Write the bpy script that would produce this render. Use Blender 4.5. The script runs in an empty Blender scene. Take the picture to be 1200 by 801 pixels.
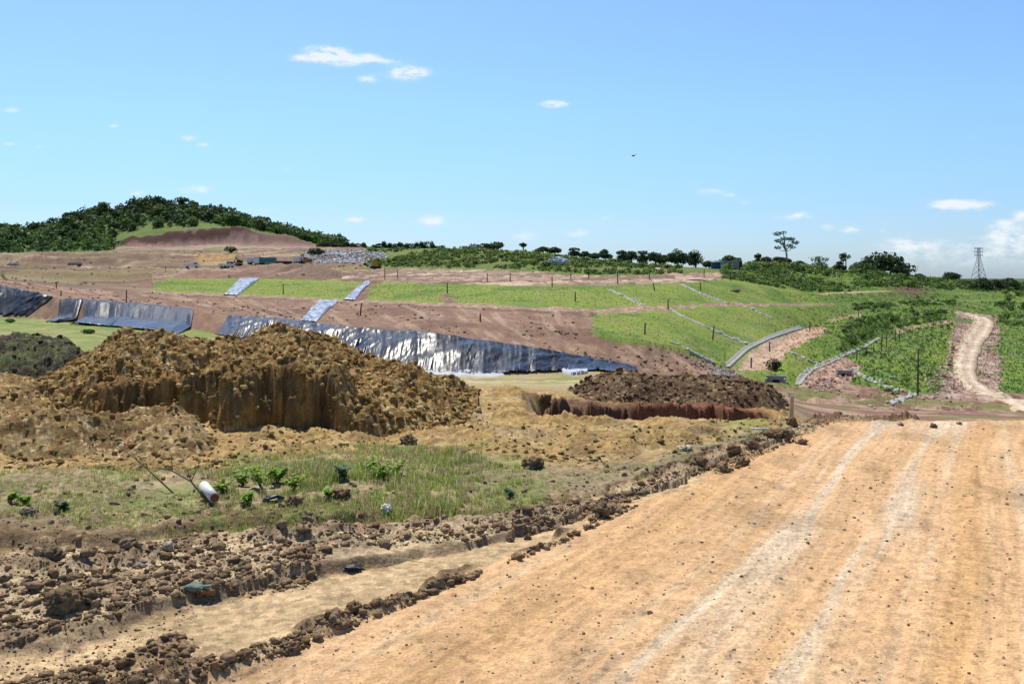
import bpy, bmesh, math, random
import numpy as np
from mathutils import Vector
PI = math.pi
R = math.radians
rs = np.random.RandomState(7)
random.seed(7)
C = bpy.context.scene.collection
F = 1200 * 35 / 36.0      # focal length in photo pixels
CH = 3.0                  # eye height over the dirt road
HY = 325.0                # horizon row

# ------------------------------------------------------------------ tags
def tag(o, label=None, cat=None, group=None, kind=None):
    if label: o['label'] = label
    if cat: o['category'] = cat
    if group: o['group'] = group
    if kind: o['kind'] = kind
    return o

# ------------------------------------------------------------------ noise
def h2(ix, iy, seed):
    a = (ix.astype(np.int64) * 374761393 + iy.astype(np.int64) * 668265263 + seed * 2147483647) & 0xffffffff
    a = ((a ^ (a >> 13)) * 1274126177) & 0xffffffff
    a = ((a ^ (a >> 15)) * 2246822519) & 0xffffffff
    return ((a ^ (a >> 16)) & 0xffffff) / float(0x1000000)
def vn(x, y, seed=0):
    ix = np.floor(x); iy = np.floor(y); fx = x - ix; fy = y - iy
    fx = fx * fx * (3 - 2 * fx); fy = fy * fy * (3 - 2 * fy)
    a = h2(ix, iy, seed); b = h2(ix + 1, iy, seed); c = h2(ix, iy + 1, seed); d = h2(ix + 1, iy + 1, seed)
    return (a + (b - a) * fx) * (1 - fy) + (c + (d - c) * fx) * fy
def fbm(x, y, o=4, seed=0):
    s = 0; a = .5; t = 0
    for k in range(o):
        s = s + a * vn(x * 2**k + 17.3 * k, y * 2**k - 9.1 * k, seed + k); t += a; a *= .5
    return s / t
def worley(x, y, seed=0):
    ix = np.floor(x); iy = np.floor(y)
    best = np.full(x.shape, 9.0); bid = np.zeros(x.shape)
    for i in (-1, 0, 1):
        for j in (-1, 0, 1):
            cx = ix + i; cy = iy + j
            r = h2(cx, cy, seed)
            dd = np.hypot(cx + r - x, cy + h2(cx, cy, seed + 5) - y)
            m = dd < best
            best = np.where(m, dd, best); bid = np.where(m, h2(cx, cy, seed + 9), bid)
    return best, bid
def clod(x, y, scale, seed, r=.62):
    wx = x / scale + .5 * fbm(x / scale * 2, y / scale * 2, 2, seed + 31)
    wy = y / scale + .5 * fbm(x / scale * 2 + 7, y / scale * 2, 2, seed + 32)
    f, b = worley(wx, wy, seed)
    return np.sqrt(np.clip(1 - (f / r)**2, 0, 1)) * (b**1.5) * scale * .5
def lumpy(x, y, seed=0, top=.55, n=5):
    """crumbly soil: rounded lumps parted by sharp creases, at several sizes"""
    wx = x + .12 * fbm(x * 2.3, y * 2.3, 2, seed + 50); wy = y + .12 * fbm(x * 2.3 + 9, y * 2.3, 2, seed + 51)
    r = 0; sc = top; ca, sa = math.cos(.7), math.sin(.7)
    for k in range(n):
        wx, wy = wx * ca - wy * sa, wx * sa + wy * ca
        r = r + sc * (.13 + .05 * min(k, 2)) * np.abs(fbm(wx / sc, wy / sc, 2, seed + 60 + k) * 2 - 1) * 1.8 * (.35 + 1.1 * vn(wx / sc * .4, wy / sc * .4, seed + 70 + k)); sc *= .5
    return r
def inpoly(px, py, P):
    m = np.zeros(px.shape, bool)
    for (x1, y1), (x2, y2) in zip(P, P[1:] + P[:1]):
        c = ((y1 > py) != (y2 > py)) & (px < (x2 - x1) * (py - y1) / ((y2 - y1) or 1e-9) + x1); m ^= c
    return m
def ss(a, b, x):
    t = np.clip((x - a) / (b - a), 0, 1); return t * t * (3 - 2 * t)
def gs(x, c, w): return np.exp(-((x - c) / w)**2)

# ------------------------------------------------------------------ materials
def new_mat(name):
    m = bpy.data.materials.new(name); m.use_nodes = True
    n = m.node_tree.nodes; l = m.node_tree.links
    b = n['Principled BSDF']
    return m, n, l, b
def soil_mat(name, bump=1.0, fine=(40., 9.), rough=.95, near=True):
    m, n, l, b = new_mat(name)
    at = n.new('ShaderNodeAttribute'); at.attribute_name = 'Col'
    tc = n.new('ShaderNodeTexCoord')
    mix = at.outputs['Color']
    for k, (sc, lo, hi) in enumerate(((fine[0], .78, 1.25), (fine[1], .82, 1.18), (.6, .9, 1.1))):
        t = n.new('ShaderNodeTexNoise'); t.inputs['Scale'].default_value = sc; t.inputs['Detail'].default_value = 5
        l.new(tc.outputs['Object'], t.inputs['Vector'])
        r = n.new('ShaderNodeMapRange'); r.inputs[1].default_value = .3; r.inputs[2].default_value = .7
        r.inputs[3].default_value = lo; r.inputs[4].default_value = hi
        l.new(t.outputs['Fac'], r.inputs[0])
        v = n.new('ShaderNodeVectorMath'); v.operation = 'SCALE'
        l.new(mix, v.inputs[0]); l.new(r.outputs[0], v.inputs['Scale']); mix = v.outputs[0]
    l.new(mix, b.inputs['Base Color'])
    b.inputs['Roughness'].default_value = rough
    b.inputs['Specular IOR Level'].default_value = .15
    t = n.new('ShaderNodeTexNoise'); t.inputs['Scale'].default_value = fine[0] * .6; t.inputs['Detail'].default_value = 6
    l.new(tc.outputs['Object'], t.inputs['Vector'])
    bp = n.new('ShaderNodeBump'); bp.inputs['Strength'].default_value = .6 * bump; bp.inputs['Distance'].default_value = .03
    l.new(t.outputs['Fac'], bp.inputs['Height']); l.new(bp.outputs[0], b.inputs['Normal'])
    return m
def leaf_mat(name, trans=.3, rough=.6):
    m, n, l, b = new_mat(name)
    at = n.new('ShaderNodeAttribute'); at.attribute_name = 'Col'
    tc = n.new('ShaderNodeTexCoord'); t = n.new('ShaderNodeTexNoise'); t.inputs['Scale'].default_value = .35
    l.new(tc.outputs['Object'], t.inputs['Vector'])
    r = n.new('ShaderNodeMapRange'); r.inputs[3].default_value = .6; r.inputs[4].default_value = 1.4
    l.new(t.outputs['Fac'], r.inputs[0])
    v = n.new('ShaderNodeVectorMath'); v.operation = 'SCALE'
    l.new(at.outputs['Color'], v.inputs[0]); l.new(r.outputs[0], v.inputs['Scale'])
    l.new(v.outputs[0], b.inputs['Base Color']); b.inputs['Roughness'].default_value = rough
    b.inputs['Specular IOR Level'].default_value = .25
    tr = n.new('ShaderNodeBsdfTranslucent'); l.new(v.outputs[0], tr.inputs['Color'])
    mx = n.new('ShaderNodeMixShader'); mx.inputs[0].default_value = trans
    l.new(b.outputs[0], mx.inputs[1]); l.new(tr.outputs[0], mx.inputs[2])
    l.new(mx.outputs[0], n['Material Output'].inputs['Surface'])
    return m
def simple(name, col, rough=.7, metal=0, var=.25, sc=6., spec=.3):
    m, n, l, b = new_mat(name)
    tc = n.new('ShaderNodeTexCoord'); t = n.new('ShaderNodeTexNoise'); t.inputs['Scale'].default_value = sc; t.inputs['Detail'].default_value = 5
    l.new(tc.outputs['Object'], t.inputs['Vector'])
    r = n.new('ShaderNodeMapRange'); r.inputs[1].default_value = .3; r.inputs[2].default_value = .7
    r.inputs[3].default_value = 1 - var; r.inputs[4].default_value = 1 + var
    l.new(t.outputs['Fac'], r.inputs[0])
    v = n.new('ShaderNodeVectorMath'); v.operation = 'SCALE'; v.inputs[0].default_value = col
    l.new(r.outputs[0], v.inputs['Scale']); l.new(v.outputs[0], b.inputs['Base Color'])
    bp = n.new('ShaderNodeBump'); bp.inputs['Strength'].default_value = .3; bp.inputs['Distance'].default_value = .02
    l.new(t.outputs['Fac'], bp.inputs['Height']); l.new(bp.outputs[0], b.inputs['Normal'])
    b.inputs['Roughness'].default_value = rough; b.inputs['Metallic'].default_value = metal
    b.inputs['Specular IOR Level'].default_value = spec
    return m
M = {}
M['soil'] = soil_mat('soil')
M['clod'] = soil_mat('clod_soil', 1.3, (30., 8.))
M['leaf'] = leaf_mat('leaves', .4)
M['grass'] = leaf_mat('grass_blades', .5)
M['wood'] = simple('weathered_wood', (.09, .07, .055), .9)
M['palewood'] = simple('pale_cut_timber', (.55, .42, .26), .8)
M['bark'] = simple('bark', (.16, .13, .10), .9)
M['palebark'] = simple('pale_bark', (.34, .31, .27), .9)
M['concrete'] = simple('concrete', (.36, .35, .32), .85, sc=3)
M['stone'] = simple('white_sacks', (.66, .66, .62), .7, sc=3)
M['pvc'] = simple('white_pvc', (.72, .71, .68), .45, var=.1)
M['rust'] = simple('rusty_red', (.30, .09, .04), .8)
M['steel'] = simple('galvanised_steel', (.30, .31, .33), .55, .6)
M['white'] = simple('white_paint', (.72, .72, .70), .5, var=.08)
M['teal'] = simple('teal_paint', (.03, .20, .20), .5, var=.2)
M['orange'] = simple('orange_paint', (.45, .20, .05), .6, var=.2)
M['yellow'] = simple('yellow_paint', (.42, .28, .04), .6, var=.2)
M['dark'] = simple('dark_rubber', (.025, .025, .028), .8)
M['glass'] = simple('dark_glass', (.02, .025, .03), .15, var=.05, spec=.6)
M['blue'] = simple('blue_plastic', (.03, .06, .16), .5, var=.2)
M['wallgrey'] = simple('grey_sheet', (.26, .24, .24), .8, var=.2)
M['whitebag'] = simple('white_plastic', (.52, .54, .57), .4, var=.12, sc=2)
M['net'] = simple('teal_netting', (.15, .21, .18), .9)
M['greyblue'] = simple('faded_plastic', (.20, .22, .26), .6)
M['scrap'] = simple('black_scrap', (.02, .02, .025), .5)
# black geomembrane: glossy plastic with fine crumple and dust
def liner_mat(name, silver):
    m, n, l, b = new_mat(name)
    tc = n.new('ShaderNodeTexCoord')
    t = n.new('ShaderNodeTexNoise'); t.inputs['Scale'].default_value = .45 if not silver else .9; t.inputs['Detail'].default_value = 6
    t.inputs['Distortion'].default_value = 1.0
    l.new(tc.outputs['Object'], t.inputs['Vector'])
    cr = n.new('ShaderNodeValToRGB')
    cr.color_ramp.elements[0].position = .46; cr.color_ramp.elements[1].position = .72 if not silver else .56
    cr.color_ramp.elements[0].color = (.008, .010, .014, 1) if not silver else (.10, .13, .18, 1)
    cr.color_ramp.elements[1].color = (.045, .055, .075, 1) if not silver else (.58, .60, .64, 1)
    l.new(t.outputs['Fac'], cr.inputs[0]); l.new(cr.outputs[0], b.inputs['Base Color'])
    t2 = n.new('ShaderNodeTexNoise'); t2.inputs['Scale'].default_value = 1.1; t2.inputs['Detail'].default_value = 5
    mp = n.new('ShaderNodeMapping'); mp.inputs['Scale'].default_value = (1.6, .5, .5)
    l.new(tc.outputs['Object'], mp.inputs['Vector']); l.new(mp.outputs[0], t2.inputs['Vector'])
    bp = n.new('ShaderNodeBump'); bp.inputs['Strength'].default_value = .35; bp.inputs['Distance'].default_value = .12
    l.new(t2.outputs['Fac'], bp.inputs['Height']); l.new(bp.outputs[0], b.inputs['Normal'])
    b.inputs['Roughness'].default_value = .36
    b.inputs['Specular IOR Level'].default_value = .5
    return m
M['liner'] = liner_mat('black_geomembrane', False)
M['silver'] = liner_mat('silver_sheet', True)

# ------------------------------------------------------------------ mesh helpers
def mk(name, V, Fc, mat, parent=None, col=None, smooth=False):
    """V (N,3); Fc (M,3|4) int array or a list of such arrays"""
    me = bpy.data.meshes.new(name)
    V = np.asarray(V, dtype=np.float32)
    fl = Fc if isinstance(Fc, list) else [Fc]
    fl = [np.asarray(f, dtype=np.int32) for f in fl if len(f)]
    me.vertices.add(len(V)); me.vertices.foreach_set('co', V.ravel())
    loops = np.concatenate([f.ravel() for f in fl])
    tot = np.concatenate([np.full(len(f), f.shape[1], np.int32) for f in fl])
    st = np.concatenate([[0], np.cumsum(tot)[:-1]]).astype(np.int32)
    me.loops.add(len(loops)); me.loops.foreach_set('vertex_index', loops)
    me.polygons.add(len(tot)); me.polygons.foreach_set('loop_start', st)
    me.polygons.foreach_set('use_smooth', np.full(len(tot), smooth))
    if col is not None:
        a = me.attributes.new('Col', 'FLOAT_COLOR', 'POINT')
        c = np.ones((len(V), 4), np.float32); c[:, :3] = col
        a.data.foreach_set('color', c.ravel())
    me.update(calc_edges=True)
    me.materials.append(mat)
    o = bpy.data.objects.new(name, me); C.objects.link(o)
    if parent: o.parent = parent
    return o
class MB:
    def __init__(s): s.v = []; s.f3 = []; s.f4 = []; s.n = 0
    def add(s, V, f4=(), f3=()):
        s.v.append(np.asarray(V, float).reshape(-1, 3))
        if len(f4): s.f4.append(np.asarray(f4) + s.n)
        if len(f3): s.f3.append(np.asarray(f3) + s.n)
        s.n += len(s.v[-1]); return s
    def box(s, c, d, rz=0, taper=1.):
        x, y, z = [q / 2 for q in d]
        V = np.array([(-x, -y, -z), (x, -y, -z), (x, y, -z), (-x, y, -z), (-x * taper, -y * taper, z), (x * taper, -y * taper, z), (x * taper, y * taper, z), (-x * taper, y * taper, z)])
        ca, sa = math.cos(rz), math.sin(rz)
        V = np.stack([V[:, 0] * ca - V[:, 1] * sa, V[:, 0] * sa + V[:, 1] * ca, V[:, 2]], 1) + np.array(c)
        return s.add(V, [(0, 3, 2, 1), (4, 5, 6, 7), (0, 1, 5, 4), (1, 2, 6, 5), (2, 3, 7, 6), (3, 0, 4, 7)])
    def tube(s, pts, rad, k=8, cap=True):
        pts = [Vector(p) for p in pts]; n = len(pts)
        rad = list(rad) if hasattr(rad, '__len__') else [rad] * n
        V = []
        for i, p in enumerate(pts):
            d = (pts[min(i + 1, n - 1)] - pts[max(i - 1, 0)]).normalized()
            u = d.cross(Vector((0, 0, 1)) if abs(d.z) < .95 else Vector((1, 0, 0))).normalized(); w = d.cross(u)
            for j in range(k):
                a = 2 * PI * j / k
                V.append(p + (u * math.cos(a) + w * math.sin(a)) * rad[i])
        f = [(i * k + j, i * k + (j + 1) % k, (i + 1) * k + (j + 1) % k, (i + 1) * k + j) for i in range(n - 1) for j in range(k)]
        t = []
        if cap:
            V += [pts[0], pts[-1]]; a = n * k
            t = [(a, (j + 1) % k, j) for j in range(k)] + [(a + 1, (n - 1) * k + j, (n - 1) * k + (j + 1) % k) for j in range(k)]
        return s.add([tuple(q) for q in V], f, t)
    def build(s, name, mat, parent=None, smooth=False, col=None):
        V = np.concatenate(s.v); fl = []
        if s.f4: fl.append(np.concatenate(s.f4))
        if s.f3: fl.append(np.concatenate(s.f3))
        return mk(name, V, fl, mat, parent, np.tile(col, (len(V), 1)) if col is not None else None, smooth)
def empty(name, loc, rz=0):
    o = bpy.data.objects.new(name, None); C.objects.link(o); o.location = loc; o.rotation_euler.z = rz
    o.empty_display_size = .3
    return o
def copy_tree(o, parent=None):
    c = o.copy(); C.objects.link(c); c.parent = parent
    for ch in list(o.children): copy_tree(ch, c)
    return c
def ico(sub, seed, amp=.25):
    bm = bmesh.new(); bmesh.ops.create_icosphere(bm, subdivisions=sub, radius=1)
    V = np.array([v.co[:] for v in bm.verts]); f = np.array([[v.index for v in q.verts] for q in bm.faces]); bm.free()
    r = 1 + amp * (2 * fbm(V[:, 0] * 1.7 + 3 * V[:, 2] + seed, V[:, 1] * 1.7 - 2 * V[:, 2], 3, seed) - 1) * 2
    V = V * r[:, None] * np.array([1, 1, .75])
    V[:, 2] += .25 * (fbm(V[:, 0] * 3 + seed, V[:, 1] * 3, 2, seed + 3) - .5)
    return V, f
def scatter(tpls, P, S, rot=None, flat=None, cols=None):
    """realise copies of templates: P (N,3), S (N,) sizes -> V, F, col"""
    N = len(P); rot = rs.rand(N) * 2 * PI if rot is None else rot
    which = rs.randint(0, len(tpls), N); Vs = []; Fs = []; Cs = []; off = 0
    for k, (tv, tf, tc) in enumerate(tpls):
        i = np.where(which == k)[0]
        if not len(i): continue
        c, s = np.cos(rot[i])[:, None], np.sin(rot[i])[:, None]
        sc = S[i][:, None]
        x = (tv[:, 0] * c - tv[:, 1] * s) * sc + P[i, 0:1]; y = (tv[:, 0] * s + tv[:, 1] * c) * sc + P[i, 1:2]
        fz = 1 if flat is None else flat[i][:, None]
        z = tv[None, :, 2] * sc * fz + P[i, 2:3]
        Vs.append(np.stack([x, y, z], -1).reshape(-1, 3))
        Fs.append((tf[None] + (np.arange(len(i)) * len(tv))[:, None, None] + off).reshape(-1, tf.shape[1]))
        cc = np.ones((len(i), len(tv), 3)) * (tc[None] if tc is not None else 1)
        if cols is not None: cc = cc * cols[i][:, None, :]
        Cs.append(cc.reshape(-1, 3)); off += len(i) * len(tv)
    return np.concatenate(Vs), np.concatenate(Fs), np.concatenate(Cs)

# ------------------------------------------------------------------ terrain cross-sections
# each line runs across the view: (photo column, photo row, distance); it is stored as a real height profile
def L(*p): return [(a, CH - (b - HY) / F * d, d) for a, b, d in p]
def LZ(*p): return [(a, z, d) for a, z, d in p]
lines = [
 LZ((0, 0, 1.2)),
 LZ((-300, 0, 19), (880, 0, 19), (980, 0, 20.6), (1500, 0, 21.5)),
 LZ((-300, 0, 24), (600, -.05, 24), (850, -.3, 24), (920, -.4, 24), (990, -1.2, 25), (1500, -1.5, 26)),
 LZ((-300, -.2, 31), (600, -.35, 31), (850, -.7, 31), (920, -.9, 31), (990, -2.6, 33), (1500, -2.8, 34)),
 L((-300, 406, 55), (0, 400, 55), (110, 392, 60), (300, 440, 60), (520, 455, 45), (600, 449, 58), (700, 444, 66), (760, 444, 80), (850, 452, 84), (950, 478, 72), (1050, 484, 72), (1200, 486, 76)),
 L((-300, 376, 158), (0, 372, 158), (100, 378, 148), (228, 386, 138), (260, 393, 130), (400, 416, 113), (450, 432, 104), (500, 437, 100), (560, 441, 97), (640, 438, 101), (690, 434, 105), (745, 439, 107), (840, 446, 112), (880, 455, 116), (950, 461, 113), (1060, 468, 112), (1100, 471, 115), (1200, 478, 120), (1500, 492, 120)),
 L((-300, 332, 168), (0, 336, 168), (60, 348, 158), (100, 352, 155), (230, 364, 147), (265, 371, 140), (400, 385, 121), (500, 392, 109), (640, 412, 108), (700, 424, 110), (745, 432, 111), (840, 441, 118), (870, 445, 121), (900, 453, 121), (933, 456, 120), (960, 452, 123), (1000, 452, 128), (1060, 464, 118), (1100, 462, 124), (1200, 462, 130), (1500, 470, 135)),
 L((-300, 330, 176), (0, 334, 176), (100, 350, 164), (265, 366, 153), (400, 375, 133), (500, 383, 119), (640, 403, 114), (700, 414, 114), (745, 424, 114), (800, 430, 118), (850, 438, 121), (870, 438, 125), (900, 448, 123), (933, 452, 123), (964, 429, 142), (991, 417, 155), (1031, 393, 195), (1065, 384, 220), (1117, 375, 260), (1150, 390, 240), (1200, 395, 225), (1500, 400, 225)),
 L((-300, 329, 184), (0, 332, 184), (100, 347, 175), (265, 361, 168), (400, 368, 145), (500, 374, 128), (640, 396, 119), (700, 406, 118), (745, 413, 118), (800, 421, 121), (850, 436, 123), (870, 434, 128), (900, 426, 134), (933, 405, 150), (960, 395, 165), (1000, 383, 185), (1031, 374, 213), (1065, 369, 243), (1117, 365, 290), (1200, 376, 298), (1500, 380, 300)),
 L((-300, 328, 195), (0, 330, 195), (100, 344, 188), (265, 356, 184), (400, 362, 160), (500, 366, 138), (600, 378, 128), (690, 392, 123), (720, 400, 121), (760, 404, 121), (800, 411, 124), (830, 425, 125), (850, 434, 125.5), (870, 430, 130), (905, 411, 147), (935, 388, 178), (970, 376, 212), (1000, 370, 235), (1065, 362, 265), (1117, 360, 310), (1200, 366, 340), (1500, 368, 340)),
 L((-300, 327, 210), (0, 328, 208), (100, 340, 200), (180, 343, 205), (300, 349, 205), (400, 354, 182), (500, 358, 152), (600, 362, 145), (690, 366, 145), (760, 362, 155), (850, 356, 178), (905, 357, 195), (950, 357, 222), (1000, 356, 262), (1065, 354, 300), (1117, 352, 350), (1200, 352, 400), (1500, 354, 400)),
 L((-300, 322, 300), (0, 322, 280), (100, 325, 275), (180, 326, 275), (300, 326, 265), (400, 329, 235), (500, 332, 205), (600, 334, 190), (700, 334, 188), (800, 331, 197), (850, 327, 215), (905, 337, 228), (950, 345, 258), (1035, 341, 300), (1117, 344, 380), (1200, 344, 430), (1500, 345, 430)),
 L((-300, 312, 380), (0, 312, 380), (200, 315, 375), (300, 315, 365), (420, 317, 330), (500, 318, 300), (600, 320, 280), (700, 326, 258), (800, 323, 252), (850, 320, 250), (950, 331, 300), (1050, 334, 360), (1117, 337, 430), (1200, 339, 480)),
 L((-300, 298, 450), (0, 299, 450), (120, 297, 450), (230, 298, 450), (300, 294, 450), (370, 291, 430), (420, 291, 400), (550, 291, 345), (640, 296, 325), (700, 304, 315), (750, 309, 305), (800, 313, 300), (850, 315, 300), (900, 312, 325), (950, 317, 350), (1000, 320, 380), (1060, 326, 420), (1117, 333, 480), (1200, 336, 540)),
 L((-300, 297, 600), (0, 297, 600), (150, 294, 600), (300, 292, 600), (370, 291, 600), (450, 293, 600), (640, 301, 600), (800, 316, 600), (1000, 325, 600), (1200, 334, 650)),
 L((-300, 292, 680), (0, 292, 680), (145, 289, 680), (200, 289, 680), (250, 286, 680), (340, 287, 680), (370, 288, 680), (450, 294, 680), (640, 303, 680), (800, 317, 680), (1000, 326, 680), (1200, 333, 720)),
 L((-300, 289, 695), (0, 288, 695), (130, 286, 695), (150, 279, 695), (200, 272, 695), (260, 267, 695), (300, 269, 695), (340, 279, 695), (370, 287, 695), (450, 294, 700), (640, 304, 700), (800, 318, 700), (1000, 327, 700), (1200, 332, 760)),
 L((-300, 290, 820), (-100, 284, 820), (0, 273, 820), (50, 271, 820), (90, 255, 820), (130, 247, 820), (180, 239, 820), (220, 244, 820), (260, 253, 820), (300, 264, 820), (340, 275, 820), (370, 285, 820), (450, 293, 820), (640, 304, 820), (800, 318, 820), (1000, 327, 820), (1200, 331, 900)),
 LZ((-300, 4, 1200), (200, 10, 1200), (600, 5, 1200), (1200, -3, 1200)),
 LZ((0, -2, 2500)), LZ((0, -4, 6000)),
]
cols = np.concatenate([np.arange(-700, -110, 15.), np.arange(-110, 1320, 1.25), np.arange(1320, 1900, 15.)])
rows = np.concatenate([[1.5, 2, 2.6, 3.2, 3.8], np.exp(np.linspace(math.log(4.4), math.log(30), 560)), np.exp(np.linspace(math.log(30), math.log(900), 640))[1:], np.exp(np.linspace(math.log(900), math.log(6000), 20))[1:]])
NC, NR = len(cols), len(rows)
LZc = np.array([np.interp(cols, [p[0] for p in l], [p[1] for p in l]) for l in lines])
LDc = np.array([np.interp(cols, [p[0] for p in l], [p[2] for p in l]) for l in lines])
# round off the kinks between the stations
k = np.exp(-(np.arange(-20, 21) / 8.)**2); k /= k.sum()
for A in (LZc, LDc):
    for i in range(len(lines)):
        A[i] = np.convolve(np.pad(A[i], 20, mode='edge'), k, 'valid')
for i in range(1, len(lines)): LDc[i] = np.maximum(LDc[i], LDc[i - 1] + .5)
Zb = np.zeros((NR, NC)); T = np.zeros((NR, NC))
li = np.arange(len(lines))
for c in range(NC):
    Zb[:, c] = np.interp(rows, LDc[:, c], LZc[:, c]); T[:, c] = np.interp(rows, LDc[:, c], li)
PX, D = np.meshgrid(cols, rows)
X = (PX - 600) / F * D; Y = D
PY0 = HY + CH * F / D               # photo row of flat ground at this distance

# ------------------------------------------------------------------ near relief: strips left of the dirt road
def cur(*p):
    p = sorted(p); return lambda x: np.interp(x, [a for a, b in p], [b for a, b in p])
KA = cur((-300, 930), (0, 865), (250, 801), (330, 770), (400, 740), (500, 700), (540, 683), (667, 633), (733, 600), (800, 575), (870, 545), (940, 510), (980, 496), (1100, 488), (1700, 484))
KB = cur((-300, 830), (0, 765), (67, 755), (133, 735), (183, 715), (233, 703), (357, 687), (450, 672), (560, 645), (650, 620), (720, 595), (790, 568), (870, 538), (940, 505), (980, 492), (1100, 484), (1700, 480))
KC = cur((-300, 670), (0, 645), (100, 642), (250, 636), (350, 630), (450, 620), (550, 614), (650, 604), (720, 584), (790, 558), (870, 530), (940, 500), (980, 488), (1100, 480), (1700, 476))
KD = cur((-300, 566), (0, 560), (120, 568), (250, 560), (350, 545), (430, 536), (560, 532), (620, 543), (700, 556), (760, 548), (820, 532), (870, 518), (940, 497), (980, 486), (1100, 478), (1700, 474))
road_c = np.array((.60, .385, .205)); tan = np.array((.47, .34, .19)); pale = np.array((.47, .365, .225)); brn = np.array((.20, .13, .072))
gry = np.array((.25, .175, .105)); och = np.array((.37, .25, .10)); grs = np.array((.20, .21, .07)); vgr = np.array((.27, .205, .12)); vgr2 = np.array((.25, .215, .11)); red = np.array((.33, .17, .095))
dbr = np.array((.15, .105, .06))
# (between-curve position, height, roughness, colour): 0 = KA, 1 = KB, 2 = KC, 3 = KD
prof = [(-9, 0, 0, road_c), (-.05, 0, 0, road_c), (.03, .02, .3, tan), (.09, .05, .75, brn), (.17, .05, .8, brn), (.26, .01, .15, tan), (.36, 0, .08, tan), (.46, .03, .6, brn), (.56, .03, .5, gry), (.64, .0, .1, tan), (.93, -.02, .06, tan),
        (1.0, .0, .3, gry), (1.06, .09, .5, gry), (1.16, .09, .3, pale), (1.3, .10, .7, gry), (1.42, .09, .35, pale), (1.52, .11, .6, gry), (1.6, .08, .15, pale), (1.66, .09, .3, pale), (1.74, .13, .75, gry), (1.84, .12, .6, gry), (1.93, .07, .15, pale),
        (1.99, .06, .25, dbr), (2.05, .17, .5, brn), (2.14, .18, .5, vgr), (2.5, .17, .6, vgr2), (2.9, .16, .35, vgr), (3.1, .12, .4, och), (3.6, .08, .7, och), (9, .08, .9, och)]
ps = np.array([p[0] for p in prof])
near = rows < 31
NN = int(near.sum())
x, y, px, py = X[:NN], Y[:NN], PX[:NN], PY0[:NN]
pj = py + (fbm(x * .6, y * .6, 3, 3) - .5) * 34 * (HY + 300 - 325) / 300 + (fbm(x * 4, y * 4, 2, 8) - .5) * 9
a, b, c_, d_ = KA(px), KB(px), KC(px), KD(px)
S = np.where(pj > b, 1 - (pj - b) / (a - b), np.where(pj > c_, 2 - (pj - c_) / (b - c_), np.where(pj > d_, 3 - (pj - d_) / (c_ - d_), 3 + (d_ - pj) / 40)))
S = np.clip(S, -8, 8)
hh = np.interp(S, ps, [p[1] for p in prof]); rr = np.interp(S, ps, [p[2] for p in prof])
cc = np.stack([np.interp(S, ps, [p[3][i] for p in prof]) for i in range(3)], -1)
big = clod(x, y, .42, 11); mid = clod(x, y, .17, 12); sml = clod(x, y, .075, 13)
lump = fbm(x * 1.3, y * 1.3, 4, 21)
patch = ss(.42, .62, fbm(x * .8, y * .8, 3, 23))
pt = .08 + .8 * ss(.44, .6, fbm(x * .7 + 3, y * .45, 3, 27)); isr = (S < 1) & (S > 0)
rdg = np.clip(ss(120, 150, px) * (1 - ss(200, 230, px)) + ss(280, 310, px) * (1 - ss(545, 575, px)) + ss(590, 610, px) * (1 - ss(655, 690, px)), 0, 1) * (S < .3); pt = np.maximum(pt, rdg * (.25 + .8 * ss(.38, .55, fbm(x * 2.2, y * 1.6, 3, 29))))
hsc = np.interp(px, [-300, 380, 520, 700, 880, 1000], [1, 1, .55, .45, .8, .2]); hh = np.where(S > 0, hh * hsc, hh); rr = np.where((S > 0) & (S < 3.1), rr * (.6 + .4 * hsc), rr)
hh = hh + np.where(S > 3, (fbm(x * .55, y * .55, 3, 28) - .5) * .5 * ss(3, 3.4, S) * (1 - ss(900, 960, px)), 0)
rr = np.where(isr, rr * pt, rr); hh = np.where(isr & (S < .9), hh * pt, hh)
cc = np.where((isr & (S < .9))[..., None], cc + (1 - np.clip(pt, 0, 1))[..., None] * (tan - cc), cc)
lmp = lumpy(x, y, 3, .42, 5)
rel = hh + rr * ((.3 + .9 * patch) * (lmp * 1.3 + mid * .5 + sml * .8) + (lump - .5) * .18)
rel += rr.clip(.08) * (fbm(x * 9, y * 9, 3, 25) - .5) * .05
# wheel tracks and washboard in the road
sr = x * .9 - y * .44; al = x * .44 + y * .9
rel += np.where(S < 0, (fbm(sr * 3, al * .25, 3, 31) - .5) * .06 + (fbm(sr * 12, al * .7, 3, 34) - .5) * .022 + (fbm(x * 8, y * 8, 3, 33) - .5) * .02 + clod(x, y, .06, 35) * .12, 0)
fade = 1 - ss(27, 30.9, D[:NN])
vm = ((S > 1) & (S < 2.1)) * ss(.07, .14, lmp * rr * 1.6) + ((S > 3)) * ss(.10, .18, lmp) * .6
cc = cc + (np.clip(vm, 0, 1) * .65)[..., None] * (np.where((S > 3)[..., None], np.array((.25, .155, .06)), brn * .95) - cc)
hump = clod(x, y, .17, 12) > .01
cl = np.clip((big * 2 + mid * 3) * rr, 0, .35)
cc = np.where((S > 1)[..., None], cc + (ss(.5, .7, fbm(x * 1.7, y * 1.7, 3, 42)) * .5)[..., None] * (np.array((.48, .37, .21)) - cc), cc)
cc = np.where((S > 3)[..., None], cc + (ss(.52, .66, fbm(x * 2.5, y * 2.5, 3, 43)) * .6)[..., None] * (np.array((.22, .14, .06)) - cc), cc)
_, wb = worley(x / .07, y / .07, 44); cc = cc * np.where(S > .02, .72 + .56 * wb, 1)[..., None]
cc = cc * (1 + (fbm(x * 3, y * 3, 3, 41) - .5)[..., None] * .5) + (h2(np.floor(x * 25), np.floor(y * 25), 5) - .5)[..., None] * .05 * rr[..., None]
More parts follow.
